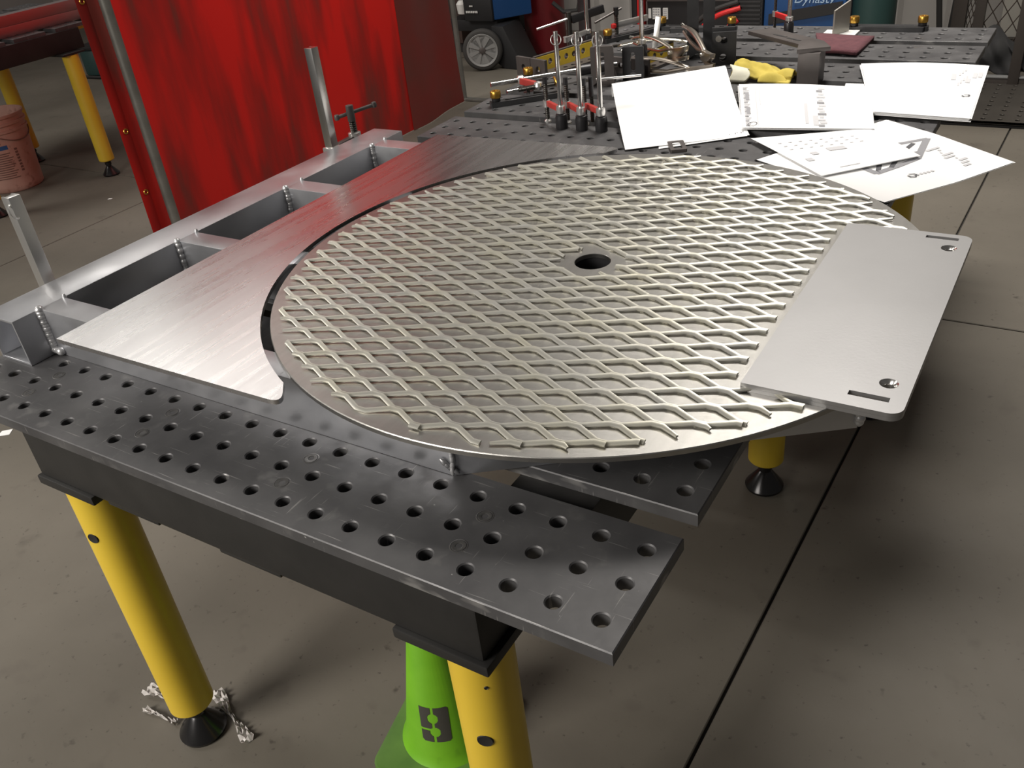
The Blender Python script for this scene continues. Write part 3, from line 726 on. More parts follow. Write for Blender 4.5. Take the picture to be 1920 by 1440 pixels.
# maroon abrasive pad
pd = MB(); 
def padf(u, v): 
    x = -262-130*(u)+(v-.5)*-20*u; y = 2028+190*v+10*u
    return (-420+(160)*u+60*(1-v)*(1-u), 2030+185*v-14*u*(1-v), 8.5+3*sin(3*u+2*v))
pd.grid(padf, 10, 10)
pdo = pd.build('abrasive_pad', pad_mat, base=(-340, 2120, 1), solid=9); tag(pdo, 'maroon abrasive pad lying flat between the two rear slats', 'pad')

# gloves
gl = thing('work_gloves', 'crumpled yellow leather work glove with a cream cuff, behind the title-block sheets', 'glove', (-440, 1800, 0))
rn = random.Random(3)
def blob(fn, nu, nv, name, mt, th=5):
    MB().grid(fn, nu*2, nv*2).build(name, mt, gl, solid=th, smooth=60)
blob(lambda u, v: (-505+155*u, 1745+95*v+15*sin(5*u), 4+30*(1-abs(2*min(1, v*1.05)-1)**1.3)*(0.95-0.75*u+0.22*abs(sin(7*u+2*v)))+5*abs(sin(16*u+6*v))*(1-u)+3*sin(23*v+9*u)*sin(pi*v)), 22, 12, 'palm', glove_y)
blob(lambda u, v: (-505+45*u+8*sin(8*v), 1725+75*v, 5+30*sin(pi*v)*(1-0.3*u)), 10, 10, 'cuff', glove_w)
blob(lambda u, v: (-400+52*u, 1752+30*v-6*u, 4+16*sin(pi*v)*(0.5+0.7*sin(pi*u*0.9))+12*u), 12, 8, 'finger', glove_y)
blob(lambda u, v: (-430+70*u, 1735+26*v, 4+20*sin(pi*v)*sin(pi*(0.15+0.8*u))), 10, 8, 'finger', glove_y)

# ------------------------------------------------------------------ paper drawings
def sheet(label, fn, base, marks=(), nu=16, nv=16, layers=1, cat='paper', name='drawing_sheet', group=None, step=1.2):
    t_ = thing(name, label, cat, base, group)
    for k in range(layers):
        rr = random.Random(k*5+1); ox_, oy_ = (rr.uniform(-5, 5), rr.uniform(-5, 5)) if k else (0, 0)
        dz = -k*step
        MB().grid(lambda u, v: tuple(Vector(fn(u, v))+Vector((ox_, oy_, dz))), nu, nv).build('sheet', paper, t_, solid=0.4, smooth=0)
    by = {}
    for (u0, v0, u1, v1, mt) in marks: by.setdefault(mt.name, (mt, MB()))[1].grid(
        lambda u, v, a=(u0, v0, u1, v1): tuple(Vector(fn(a[0]+(a[2]-a[0])*u, a[1]+(a[3]-a[1])*v))+Vector((0, 0, 1.2))), 4, 4)
    for mt, mb in by.values(): mb.build('print', mt, t_, smooth=0)['kind'] = 'stuff'
    return t_
def quad(p00, p10, p11, p01, zf=lambda u, v: 0):
    def fn(u, v):
        x = (p00[0]*(1-u)+p10[0]*u)*(1-v)+(p01[0]*(1-u)+p11[0]*u)*v
        y = (p00[1]*(1-u)+p10[1]*u)*(1-v)+(p01[1]*(1-u)+p11[1]*u)*v
        return (x, y, zf(u, v))
    return fn
# blank sheet rolled up at its far edge
def rollf(u, v):
    t = min(1.0, v/0.9)                                # near edge on the table, far edge lifted and turned over
    x, y, _ = quad((-534, 1187), (-315, 1336), (-486, 1660), (-697, 1464))(u, t)
    z = 4+56*t**1.5*(1-0.25*u*u*(1-t))
    if v > 0.9:
        a = (v-0.9)/0.1*2.6; d = Vector((-0.5, 0.86))*26*sin(a); x += d.x; y += d.y; z -= 18*(1-cos(a))
    return (x, y, z)
sheet('large blank white sheet curling up at its far edge, right of the three upright clamps', rollf, (-420, 1320, 2), nu=18, nv=36)
sheet('white sheet corner with faint handwriting under the curling blank sheet', quad((-470, 1215), (-318, 1330), (-345, 1395), (-500, 1290), lambda u, v: 1.6+2.5*u), (-400, 1300, 1),
      [(0.80+0.022*i, 0.28+0.07*(i % 3), 0.812+0.022*i, 0.42+0.07*(i % 2), ink_mid) for i in range(8)], nu=6, nv=6)
mk = [(0.02, 0.30+0.02*0, 0.10, 0.98, ink_light)]
mk = []
for i in range(26):
    v0 = 0.03+0.035*i; mk.append((0.030, v0, 0.030+0.030+0.02*((i*7) % 3)/2, v0+0.02, ink_light if i % 3 else ink_mid))
mk += [(0.125, 0.05, 0.132, 0.95, ink_light), (0.155, 0.50, 0.162, 0.86, ink_light), (0.045, 0.62, 0.075, 0.80, ink_mid), (0.045, 0.30, 0.075, 0.46, ink_mid)]
mk += [(0.50, 0.10, 0.525, 0.55, ink_light), (0.505, 0.30, 0.522, 0.40, ink_mid)]
for i in range(14): mk.append((0.60+0.012*(i % 2), 0.03+0.066*i, 0.645+0.02*((i*5) % 3)/2, 0.075+0.066*i, ink_light if i % 4 else ink_mid))
mk += [(0.56, 0.06, 0.60, 0.28, ink_light)]
pk = sheet('packet of printed sheets with grey title blocks in the middle of the drawings', quad((-338, 1357), (-82, 1404), (-150, 1672), (-447, 1645), lambda u, v: 12+3*sin(4*u)*v+10*v*v), (-260, 1510, 2), mk, layers=5, nu=14, nv=14)
bmB = MB()
for r0, r1 in ((9.5, 8.2),):
    cx, cy = -325, 1382; n = 24
    vs = [(cx+r*cos(2*pi*j/n), cy+r*1.6*sin(2*pi*j/n), 13.6) for r in (r0, r1) for j in range(n)]
    bmB.add(vs, [(j, (j+1) % n, n+(j+1) % n, n+j) for j in range(n)])
bmB.build('round_stamp', ink_dark, pk)
mk = []
for i in range(20): mk.append((0.30+0.028*i, 0.36-0.012*i+0.02*((i*3) % 4), 0.302+0.028*i, 0.52-0.012*i, ink_light))
for i in range(7): mk.append((0.80+0.02*(i % 4), 0.55+0.05*i, 0.815+0.02*(i % 4), 0.61+0.05*i, ink_light))
mk += [(0.86, 0.62, 0.90, 0.70, ink_light), (0.74, 0.66, 0.78, 0.78, ink_light), (0.91, 0.72, 0.945, 0.82, ink_light), (0.95, 0.74, 0.985, 0.84, ink_light), (0.66, 0.40, 0.663, 0.60, ink_light), (0.72, 0.50, 0.723, 0.62, ink_light)]
st = sheet('stack of printed sheets at the right end of the back table', quad((-105, 1512), (84, 1500), (62, 1912), (-222, 1900), lambda u, v: 14+5*v*sin(3*u)), (-40, 1700, 2), mk, layers=6, nu=14, nv=14)
sheet('loose sheet tucked at the left under the printed stack', quad((-190, 1560), (-60, 1540), (-50, 1760), (-222, 1755), lambda u, v: 4.2), (-120, 1650, 1), nu=5, nv=5)
def flatpoly(poly, z, name, mt, parent): return MB().prism(poly, z, z+0.25).build(name, mt, parent, smooth=0)
def logo(cx, cy, z, s_, ang, parent):
    m_ = MB(); ca_, sa2_ = cos(ang), sin(ang)
    out = [(-1, -.7), (.2, -1), (1, -.2), (.9, .5), (-.2, 1), (-1, .4)]; inn = [(a*.62, b*.62) for a, b in out]
    vs = [(cx+s_*(a*ca_-b*sa2_), cy+s_*(a*sa2_+b*ca_), z) for a, b in out+inn]
    m_.add(vs, [(i, (i+1) % 6, 6+(i+1) % 6, 6+i) for i in range(6) if i != 4])
    return m_.build('logo', ink_dark, parent, smooth=0)
logo(53, 1655, 16.5, 9, 0.5, st)
# the big drawing with a shaded picture of the frame
def bigf(u, v):
    p = quad((20, 1040), (188, 1292), (-74, 1492), (-250, 1185))(u, v)
    over = max(0.0, p[0]-30)
    return (p[0], p[1], 4.5+3*sin(2.2*u+1)*v+max(0, u-.55)*18*(1-v)-over*0.06)
mk = []
for i in range(9): mk.append((0.75+0.02*(i % 4), 0.12+0.035*i, 0.80+0.025*(i % 3), 0.14+0.035*i, ink_light))
bd = sheet('large drawing with shaded picture of the frame, overhanging the right end of the back table', bigf, (-30, 1250, 2), mk, layers=2, nu=18, nv=18)
def pp(pts, w_, mt):                                   # strokes of the printed picture, lying on the drawing
    m_ = MB()
    for a, b in pts:
        a = Vector(a); b = Vector(b); d = (b-a).normalized(); q = Vector((-d.y, d.x))*w_/2
        cs = [a-q, b-q, b+q, a+q]
        m_.add([(c.x, c.y, 8.7) for c in cs], [(0, 1, 2, 3)])
    m_.build('picture', mt, bd, smooth=0)
SURF = [Vector(bigf(i/60, j/60)) for i in range(61) for j in range(61)]
def zbig(x, y): return min(SURF, key=lambda q: (q.x-x)**2+(q.y-y)**2).z+0.8
def pp(strokes, w_, mt):                               # one stroke of the printed picture = one strip lying on the drawing
    for a, b in strokes:
        a = Vector(a); b = Vector(b); d = (b-a).normalized(); q = Vector((-d.y, d.x))*w_/2; n = 6; m_ = MB()
        vs = []
        for k in range(n+1):
            c = a-d*2+(b-a+d*4)*k/n
            for sgn in (-1, 1): e = c+q*sgn; vs.append((e.x, e.y, zbig(e.x, e.y)))
        m_.add(vs, [(2*k, 2*k+1, 2*k+3, 2*k+2) for k in range(n)]); m_.build('picture_line', mt, bd, smooth=0)
P_ = [(-58, 1197), (-22, 1170), (3, 1213), (30, 1266), (26, 1376), (-22, 1333)]
pp([(P_[0], P_[1]), (P_[1], P_[2]), (P_[2], P_[3]), (P_[3], P_[4])], 13, ink_mid)
pp([(P_[4], P_[5]), ((-30, 1233), (28, 1300)), (P_[0], (-30, 1240))], 11, ink_mid)
pp([((-30, 1233), (-21, 1176)), ((-5, 1270), (-4, 1207)), ((7, 1343), (0, 1303))], 9, ink_dark)
logo(38, 1176, zbig(38, 1176)+0.8, 9, 0.9, bd)
t8 = MB()
for i in range(5): t8.bar((44+5*i, 1182+7*i, zbig(44+5*i, 1182+7*i)+.6), (46.5+5*i, 1186+7*i, zbig(46+5*i, 1186+7*i)+.6), 6, 0.2)
t8.build('logo_text', ink_light, bd, smooth=0)
def midf(u, v):
    p = quad((-108, 1122), (32, 1262), (-90, 1410), (-300, 1298))(u, v)
    return (p[0], p[1], 10+2.5*u*(1-v)+1.0*sin(3*v))
mk = []
for i in range(24): mk.append((0.12+0.09*(i % 8), 0.60+0.09*(i//8), 0.15+0.09*(i % 8), 0.615+0.09*(i//8), ink_light))
mk += [(0.40, 0.46, 0.56, 0.54, ink_light), (0.10, 0.30, 0.16, 0.36, ink_light), (0.22, 0.42, 0.28, 0.48, ink_light), (0.25, 0.08, 0.45, 0.09, ink_light)]
sheet('printed sheet with light text lying across the big drawing', midf, (-110, 1270, 5), mk, layers=2, nu=12, nv=12)
# small frame-shaped bracket by the blank sheet
ub = thing('slot_gauge', 'small dark open slot bracket on the table just beyond the disc mesh', 'bracket', (-420, 1235, 0))
q = plate_holes(rrect(0, 0, 34, 60, (3, 3, 3, 3)), [rrect(8, 8, 26, 52, (6, 6, 6, 6))], 0, 6)
M_ = basis((-436, 1200, 0.3), (0.85, 0.5, 0), (-0.5, 0.85, 0), (0, 0, 1)); q.v = [tuple(M_ @ Vector(p)) for p in q.v]; q.build('bracket', fix_grey, ub)

# ------------------------------------------------------------------ red welding screen
ws = thing('welding_screen', 'red vinyl welding screen hanging between grey poles behind the front table', 'screen', (-2680, 2500, -H))
def curt(u, v):
    y = 1452+1700*u; z = -697+2110*v
    amp = 14+10*(1-v)
    x = -2688+amp*sin(6.5*u+1.4*v+0.4)+0.35*amp*sin(15*u-2.2*v+1.7)+2.5*sin(31*u+3*v)
    return (x, y, z)
MB().grid(curt, 90, 44).build('curtain', vinyl_red, ws, smooth=80)
def sidef(u, v):                                       # added panel at the right, darkened like vinyl with no light behind
    y = 3120+470*u+60*u*(1-v)**3; z = -697+2110*v
    return (-2672-30*u+10*sin(7*u+2*v)-12*(u*3-1)**2*0.4, y, z)
MB().grid(sidef, 24, 30).build('side_panel', mat('unlit_vinyl', (0.16, 0.014, 0.011), 0, 0.5, (0.11, 0.026, 0.020), 2.5), ws, smooth=80)
hem = MB()
def hemf(u, v):
    p = curt(0.0+0.022*u, v); return (p[0]+3, p[1], p[2])
MB().grid(hemf, 3, 44).build('hem', vinyl_red, ws, smooth=80)
MB().tube([(-2612, 1525, -692), (-2612, 1525, 1450)], 19, 18).build('pole', pole_grey, ws)
MB().tube([(-2727, 3675, -692), (-2727, 3672, 1450)], 14, 16).build('pole', pole_grey, ws)
MB().tube([(-2612, 1525, 1436), (-2727, 3672, 1436)], 12, 14).build('top_rail', pole_grey, ws)
for (x_, y_) in ((-2612, 1525), (-2727, 3675)):
    MB().bar((x_-250, y_, -693), (x_+250, y_, -693), 40, 12).build('foot_bar', pole_grey, ws, bevel=2)
ey = MB()
for zz in (250, -190, -420):
    p = curt(0.008, (zz+697)/2110); ey.torus((p[0]+5, p[1]+8, zz), 8, 2.4, ring_M((1, 0, 0)), 16, 6)
ey.build('eyelet', brass, ws)

# ------------------------------------------------------------------ things on and under the left table
at = MB().box(-4050, 1490, 10.4, -3985, 2560, 55).build('aluminium_tube', mat('screen_tinted_aluminium', (0.50, 0.43, 0.43), 1.0, 0.36), base=(-4018, 2020, 10.4), bevel=1.5)  # base colour tinted pink to carry the red screen's reflection
tag(at, 'lower of two long aluminium tubes along the left table, reflecting the red screen', 'tube', 'aluminium tubes on the left table')
a2 = MB().box(-4050, 1480, 55.6, -3985, 2570, 102).build('aluminium_tube', MAT['screen_tinted_aluminium'], base=(-4018, 2020, 55.6), bevel=1.5)
tag(a2, 'upper of two long aluminium tubes along the left table, its top edge white', 'tube', 'aluminium tubes on the left table')

bk = thing('bucket', 'dusty pink plastic bucket with grey label print on the floor at the left edge', 'bucket', (-4293, 1865, -H))
cx, cy = -4293, 1865
MB().lathe([(0.1, -H+0.5), (124, -H+0.5), (130, -H+8), (131, -H+30), (146, -H+285), (153, -H+286), (153, -H+296), (147, -H+298), (148, -H+318), (155, -H+319), (155, -H+330), (149, -H+332),
            (150, -H+352), (156, -H+353), (156, -H+365), (148, -H+366), (146, -H+352), (128, -H+14), (0.1, -H+12)], 48, c=(cx, cy, 0)).build('pail', bucket_mat, bk, smooth=40)
MB().lathe([(0.1, -H+300), (144.5, -H+300), (144.5, -H+301)], 40, c=(cx, cy, 0)).build('contents', bucket_in, bk)
def on_pail(u0, u1, z0, z1, mt, name, n=16, off=0.7):
    m_ = MB()
    m_.grid(lambda u, v: (cx+(131+off+15*(z0+(z1-z0)*v-30)/255)*cos(u0+(u1-u0)*u), cy+(131+off+15*(z0+(z1-z0)*v-30)/255)*sin(u0+(u1-u0)*u), -H+z0+(z1-z0)*v), n, 3)
    return m_
fa = radians(-28)
on_pail(fa-1.0, fa+0.18, 212, 232, blue_label, 'b').build('blue_band', blue_label, bk)
on_pail(fa-0.25, fa+0.0, 240, 252, bucket_dark, 'c').build('print', bucket_dark, bk)
pr = MB()
for i in range(12):
    z0 = 70+11*i; q = on_pail(fa-1.0, fa+0.25-0.06*((i*5) % 3), z0, z0+4.5, bucket_dark, 'd'); pr.add(q.v, q.f)
for i in range(8):
    q = on_pail(fa+0.36, fa+0.46, 95+15*i, 105+15*i, bucket_dark, 'e', 4); pr.add(q.v, q.f)
pr.build('label_print', bucket_dark, bk, smooth=0)
bh = MB()
bh.tube([(cx+150*cos(a), cy+150*sin(a)-0, -H+310-70*sin(pi*(a+0.9)/2.4) if 0 <= (a+0.9)/2.4 <= 1 else -H+310) for a in [-0.9+2.4*i/24 for i in range(25)]], 2.4, 8).build('handle', bucket_dark, bk)

tb = thing('drum', 'dark teal round drum on the floor behind the left table leg', 'drum', (-6120, 3830, -H))
MB().lathe([(0.1, -H+0.5), (150, -H+0.5), (165, -H+20), (165, -H+190), (158, -H+200), (0.1, -H+205)], 36, c=(-6120, 3830, 0)).build('body', teal, tb)
MB().lathe([(150, -H+196), (172, -H+198), (172, -H+212), (150, -H+214)], 36, c=(-6120, 3830, 0)).build('rim', black_paint, tb)
hs = MB().tube([(-6280, 3600, -H+12), (-6220, 3640, -H+12), (-6000, 3650, -H+12), (-5600, 3800, -H+12)], 11, 10).build('floor_hose', rubber, base=(-6000, 3650, -H)); tag(hs, 'black hose lying on the floor in front of the teal drum', 'hose')

# ------------------------------------------------------------------ cone
CX, CY = -437.0, 212.0
cn = thing('safety_cone', 'green safety cone with a black stencilled number behind the near right table leg', 'cone', (CX, CY, -H))
ca2 = radians(12)
MB().prism(rrect(-100, -104, 100, 104, (22, 22, 22, 22)), -H+0.5, -H+14, Matrix.Translation((CX, CY, 0)) @ Matrix.Rotation(ca2, 4, 'Z')).build('base', green_base, cn, bevel=4)
def crad(z): return 73-0.165*(z-14)
MB().lathe([(80, -H+13), (76, -H+18), (crad(30), -H+30), (crad(300), -H+300), (crad(300)-3, -H+304), (crad(300)-5, -H+300), (crad(280)-5, -H+280)], 48, c=(CX, CY, 0)).build('body', green, cn, smooth=50)
st9 = MB(); a9 = atan2(-494-CY, 279-CX)-radians(20)
def in9(x, y):                                         # x 0..62, y 0..82 (up); the stencil bridges stay green
    if x < 4 and y < 8 and (4-x)+(8-y) > 7: return False
    if x > 57 and y < 6 and (x-57)+(6-y) > 6: return False
    if x > 58 and y > 78 and (x-58)+(y-78) > 3: return False
    if 24.5 < x < 31.5: return False
    if hypot(x-28, y-56) < 11.5 or hypot(x-30, y-24) < 11.5: return False
    if x < 26 and 27 < y < 32: return False
    return True
nx9, ny9 = 62, 82
for i in range(nx9):
    for j in range(ny9):
        if in9(i+.5, j+.5):
            vs = []
            for (dx_, dy_) in ((0, 0), (1, 0), (1, 1), (0, 1)):
                z = 66+(j+dy_)*0.86; r = crad(z)+0.5; a = a9+((i+dx_)-31)*0.80/r
                vs.append((CX+r*cos(a), CY+r*sin(a), -H+z))
            st9.add(vs, [(0, 1, 2, 3)])
st9.build('stencilled_number', stencil, cn, merge=0.05, smooth=0)

# ------------------------------------------------------------------ litter on the floor
fl = thing('plastic_wrap', 'crumpled strip of clear plastic wrap on the floor around the near left foot', 'plastic', (-880, 40, -H))
rn = random.Random(11)
def strip(p0, p1, w_, n=26):
    p0 = Vector(p0); p1 = Vector(p1); d = (p1-p0); q = Vector((-d.y, d.x, 0)).normalized()
    zs = [[rn.uniform(1, 14) for _ in range(6)] for _ in range(n)]
    return MB().grid(lambda u, v: tuple(p0+d*u+q*(v-.5)*w_*(0.6+0.4*sin(7*u+1))+Vector((0, 0, zs[int(u*(n-1)+.5)][int(v*5+.5)]))), n, 6)
strip((-880, 82, -H), (-745, 33, -H), 24).build('strip', plastic_film, fl, smooth=0)
strip((-1008, 24, -H), (-900, 30, -H), 26, 16).build('strip', plastic_film, fl, smooth=0)
strip((-975, -10, -H), (-895, -2, -H), 12, 14).build('strip', plastic_film, fl, smooth=0)
def scrap(x, y, sx_, sy_, rz, label):
    o = MB().prism([(-sx_, -sy_), (sx_, -sy_*.8), (sx_*.9, sy_), (-sx_*.8, sy_*.7)], 0.4, 1.6, Matrix.Translation((x, y, -H)) @ Matrix.Rotation(rz, 4, 'Z')).build('paper_scrap', paper, base=(x, y, -H)); tag(o, label, 'scrap')
scrap(-2143, 442, 17, 15, 0.6, 'torn white scrap of paper on the floor at the left edge')
scrap(-3560, 1880, 10, 7, .4, 'tiny white paper chip on the floor below the pink bucket')
scrap(-3700, 2380, 7, 7, .9, 'tiny white chip on the floor left of the far yellow leg')

# ------------------------------------------------------------------ background along the back wall
# welder cart
wc = thing('welder_cart', 'black welding cart with grey spoked wheel and blue power source beside red cylinder', 'welder', (-2900, 4300, -H))
wcx, wcy, wr = -2985, 4289, 125
ax = Vector((0.42, -0.90, 0)).normalized(); Mw = ax.to_track_quat('Z', 'Y').to_matrix(); cw = Vector((wcx, wcy, -H+wr+1))
wh = MB().lathe([(96, -22), (112, -24), (124, -14), (125, 0), (124, 14), (112, 24), (96, 22), (96, -22)], 40, Mw, cw).build('wheel', tyre, wc, merge=0.05, smooth=50)
MB().lathe([(84, 19), (96, 22), (98, 25), (96, 26), (86, 23), (84, 19)], 40, Mw, cw).build('rim', hub_grey, wh, base=wc['base_mm'])
for k in range(8):
    a = 2*pi*k/8+0.3; u_ = Vector((cos(a), sin(a), 0)); w_ = Vector((-sin(a), cos(a), 0)); p = []
    for rr, hw in ((18, 5), (86, 17 if k % 2 else 14)):
        for sgn in (-1, 1): p.append(cw+Mw @ (u_*rr+w_*hw*sgn+Vector((0, 0, 21+(2 if k % 2 else 0)))))
    q = MB(); q.add([tuple(x) for x in p]+[tuple(x-Mw @ Vector((0, 0, 6))) for x in p], [(0, 2, 3, 1), (4, 5, 7, 6), (0, 1, 5, 4), (2, 6, 7, 3), (0, 4, 6, 2), (1, 3, 7, 5)])
    q.build('spoke', hub_grey, wh, base=wc['base_mm'])
MB().lathe([(0.1, 30), (12, 30), (20, 27), (20, -20), (0.1, -20)], 24, Mw, cw).build('hub_cap', fix_grey, wh, base=wc['base_mm'])
MB().lathe([(86, 8), (0.1, 8), (0.1, 4), (86, 4)], 40, Mw, cw).build('wheel_web', black_paint, wh, base=wc['base_mm'])
MB().box(-3330, 4420, -H+205, -2950, 4700, -H+270).build('deck', black_paint, wc, bevel=4)
MB().box(-3160, 4385, -H+271, -2952, 4460, -H+430).build('lower_box', black_paint, wc, bevel=6)
MB().prism([(0, 40), (80, 0), (230, 0), (90, 250), (0, 250)], -240, 0, basis((-2945, 4350, -H+2), (0.9, -0.1, 0), (0, 0, 1), (0.1, -0.9, 0))).build('side_panel', black_paint, wc, bevel=3)
MB().prism([(-2948, 4400), (-2796, 4605), (-2900, 4700), (-3060, 4480)], -H+275, 260).build('power_source', blue_paint, wc, bevel=10)
MB().box(-3150, 4400, -H+431, -2952, 4470, 240).build('front_panel', black_paint, wc, bevel=8)
lt = MB()
lt.torus((-3128, 4396, -H+362+0), 10, 3, ring_M((0, -1, 0)), 14, 6)
for i in range(3): lt.box(-3110+9*i, 4377, -H+358, -3104+9*i, 4379, -H+366)
for i in range(7): lt.box(-3140+13*i, 4377, -H+322, -3131+13*i, 4379, -H+334)
lt.build('logo', white_plate, wc, smooth=0)
MB().lathe([(34, 0), (40, 4), (46, 60), (30, 80), (0.1, 82)], 20, None, (-3210, 4460, -H+302)).build('white_cup', white_plate, wc)
MB().tube([(-3190, 4500, -H+400), (-3150, 4400, -H+470), (-3060, 4370, -H+490), (-3020, 4420, -H+420)], 8, 8).build('torch_cable', rubber, wc)
# red gas cylinder
gc = thing('gas_cylinder', 'dark red gas cylinder standing against the back wall', 'cylinder', (-2840, 4830, -H))
MB().lathe([(0.1, -H+0.5), (125, -H+0.5), (133, -H+14), (133, 520), (120, 580), (70, 640), (38, 660), (38, 700), (0.1, 700)], 40, c=(-2840, 4830, 0)).build('shell', gas_red, gc, smooth=50)
MB().cyl((-2840, 4830, 701), (-2840, 4830, 760), 30, 16).build('valve_cap', brass, gc)
ch = MB().tube([(-2650, 4700, -150), (-2560, 4720, -220), (-2510, 4730, -330), (-2540, 4730, -430), (-2640, 4730, -440), (-2700, 4700, -380)], 13, 10).build('wall_hose', rubber, base=(-2600, 4720, -300)); tag(ch, 'coiled black hose beside the dark red gas cylinder', 'hose')
# clutter in the gap behind the curtain
for (x0, y0, x1, y1, z1, lab, mt) in ((-3700, 4700, -3420, 5000, 40, 'brown storage bin with pipes in the dark gap beside the red screen', bin_mat), (-3400, 4950, -3190, 5250, -60, 'dark box behind the welding cart wheel', black_paint)):
    t_ = thing('storage_bin', lab, 'bin', ((x0+x1)/2, (y0+y1)/2, -H))
    MB().box(x0, y0, -H+60, x1, y1, z1).build('body', mt, t_, bevel=8)
    for (xx, yy) in ((x0+30, y0+30), (x1-30, y0+30), (x0+30, y1-30), (x1-30, y1-30)):
        MB().cyl((xx, yy, -H+1), (xx, yy, -H+60), 18, 12).build('caster', rubber, t_)
    for i in range(4):
        MB().cyl((x0+50+45*i, y0+60+30*(i % 2), z1), (x0+20+60*i, y0+80, z1+260+60*(i % 3)), 14, 10).build('pipe', (bin_mat, brown_steel, hub_grey)[i % 3], t_)
# upright chrome post holder & red strip & cabinet
cb = thing('cabinet', 'dark steel cabinet with white paper labels behind the back table', 'cabinet', (-1440, 4000, -H))
MB().box(-1745, 4000, -H+1, -1300, 4400, 250).build('body', black_paint, cb, bevel=5)
MB().box(-1742, 3990, -240, -1303, 3999.5, -228).build('rail', fix_grey, cb, bevel=1)
for (a, b, c_, d_) in ((-1735, -322, -1720, -275), (-1712, -326, -1668, -272), (-1655, -326, -1628, -272)):
    MB().box(a, 3996, b, c_, 3999.5, d_).build('paper_label', white_plate, cb)
lb = MB()
for r_ in range(4):
    for c_ in range(3): lb.box(-1709+13*c_, 3995.4, -318+12*r_, -1700+13*c_, 3995.9, -312+12*r_)
for r_ in range(5): lb.box(-1651, 3995.4, -318+9*r_, -1634, 3995.9, -315+9*r_)
lb.build('label_print', ink_mid, cb, smooth=0)
rs = MB().box(-1800, 4000, -H+1, -1772, 4060, 300).build('red_post', bright_red, base=(-1786, 4030, -H), bevel=3); tag(rs, 'narrow bright red post left of the dark cabinet', 'post')
bp_ = MB().box(-1836, 4010, -H+1, -1806, 4050, 300).build('black_post', black_paint, base=(-1821, 4030, -H), bevel=3); tag(bp_, 'narrow black post left of the bright red post', 'post')
up_ = thing('steel_stand', 'dark upright steel channel in front of the pale wall, left of the chrome clamp post', 'stand', (-1900, 3600, -H))
MB().box(-1925, 3590, -H+12, -1880, 3640, 300).build('channel', fix_black, up_, bevel=2)
MB().box(-1990, 3540, -H+0.5, -1820, 3690, -H+12).build('base_plate', fix_black, up_, bevel=2)
# second welder
w2 = thing('welder', 'blue and black welding power source behind the bright red clamp arm', 'welder', (-930, 3600, -H))
MB().box(-1010, 3600, -H+180, -662, 3900, 120).build('case', blue_paint, w2, bevel=10)
MB().box(-1165, 3590, -H+180, -1012, 3990, 110).build('front_panel', black_paint, w2, bevel=8)
MB().prism([(0, 0), (310, 52), (310, 97), (0, 45)], 0, 4, basis((-985, 3595, -262), (1, 0, 0), (0, 0, 1), (0, -1, 0))).build('stripe', black_paint, w2)
MB().box(-1150, 3620, -H+40, -670, 3890, -H+179).build('cart_frame', black_paint, w2, bevel=5)
for (xx, yy) in ((-1110, 3660), (-710, 3660), (-1110, 3850), (-710, 3850)):
    MB().cyl((xx, yy-20, -H+40), (xx, yy+20, -H+40), 39, 18).build('caster', tyre, w2)
lv = MB()
for i in range(9): lv.box(-1160, 3584, -150-18*i, -1020, 3589.5, -142-18*i)
lv.build('louvre', fix_black, w2)
tx = bpy.data.curves.new('lettering', 'FONT'); tx.body = 'Dynasty'; tx.size = 0.052; tx.shear = 0.25; tx.extrude = 0.0008
to = bpy.data.objects.new('lettering', tx); C.objects.link(to)
me = bpy.data.meshes.new_from_object(to.evaluated_get(bpy.context.evaluated_depsgraph_get())); bpy.data.objects.remove(to)
to = bpy.data.objects.new('lettering', me); C.objects.link(to); me.materials.append(mat('pale_blue_ink', (0.35, 0.48, 0.62), 0, 0.5)); to.parent = w2
to.location = W(-880, 3594, -172)-W(-930, 3600, -H); to.rotation_euler = (pi/2, 0, 0)
for (pts_, mt, lab) in (([(-1290, 3560, -330), (-1270, 3560, -262), (-1200, 3560, -215), (-1110, 3585, -190)], bright_red, 'bright red welding cable curving up to the black welder front'),
                        ([(-1185, 3570, -330), (-1165, 3570, -275), (-1120, 3585, -240)], bright_red, 'short red cable end right of the long red cable'),
                        ([(-1350, 3560, -320), (-1300, 3560, -245), (-1220, 3570, -195), (-1120, 3585, -165)], rubber, 'black welding cable above the red cable')):
    base_ = pts_[0]
    pts_ = [(pts_[0][0]-60, pts_[0][1]+20, -H+12), (pts_[0][0]-20, pts_[0][1]+10, -520)]+pts_
    P = [Vector(q) for q in pts_]; sm = []
    for i in range(len(P)-1):
        for k in range(6):
            t_ = k/6; p0, p1, p2, p3 = P[max(i-1, 0)], P[i], P[i+1], P[min(i+2, len(P)-1)]
            sm.append(0.5*((2*p1)+(-p0+p2)*t_+(2*p0-5*p1+4*p2-p3)*t_*t_+(-p0+3*p1-3*p2+p3)*t_**3))
    sm.append(P[-1])
    o = MB().tube([tuple(q) for q in sm], 11, 10).build('welding_cable', mt, base=(pts_[0][0], pts_[0][1], -H)); tag(o, lab, 'cable')
gb = thing('gas_cylinder', 'dark green gas cylinder right of the blue welder', 'cylinder', (-567, 3690, -H))
MB().lathe([(0.1, -H+0.5), (84, -H+0.5), (88, -H+10), (88, 480), (74, 540), (30, 590), (30, 640), (0.1, 640)], 36, c=(-567, 3690, 0)).build('shell', teal, gb, smooth=50)
MB().cyl((-567, 3690, 641), (-567, 3690, 690), 24, 14).build('valve_cap', brass, gb)
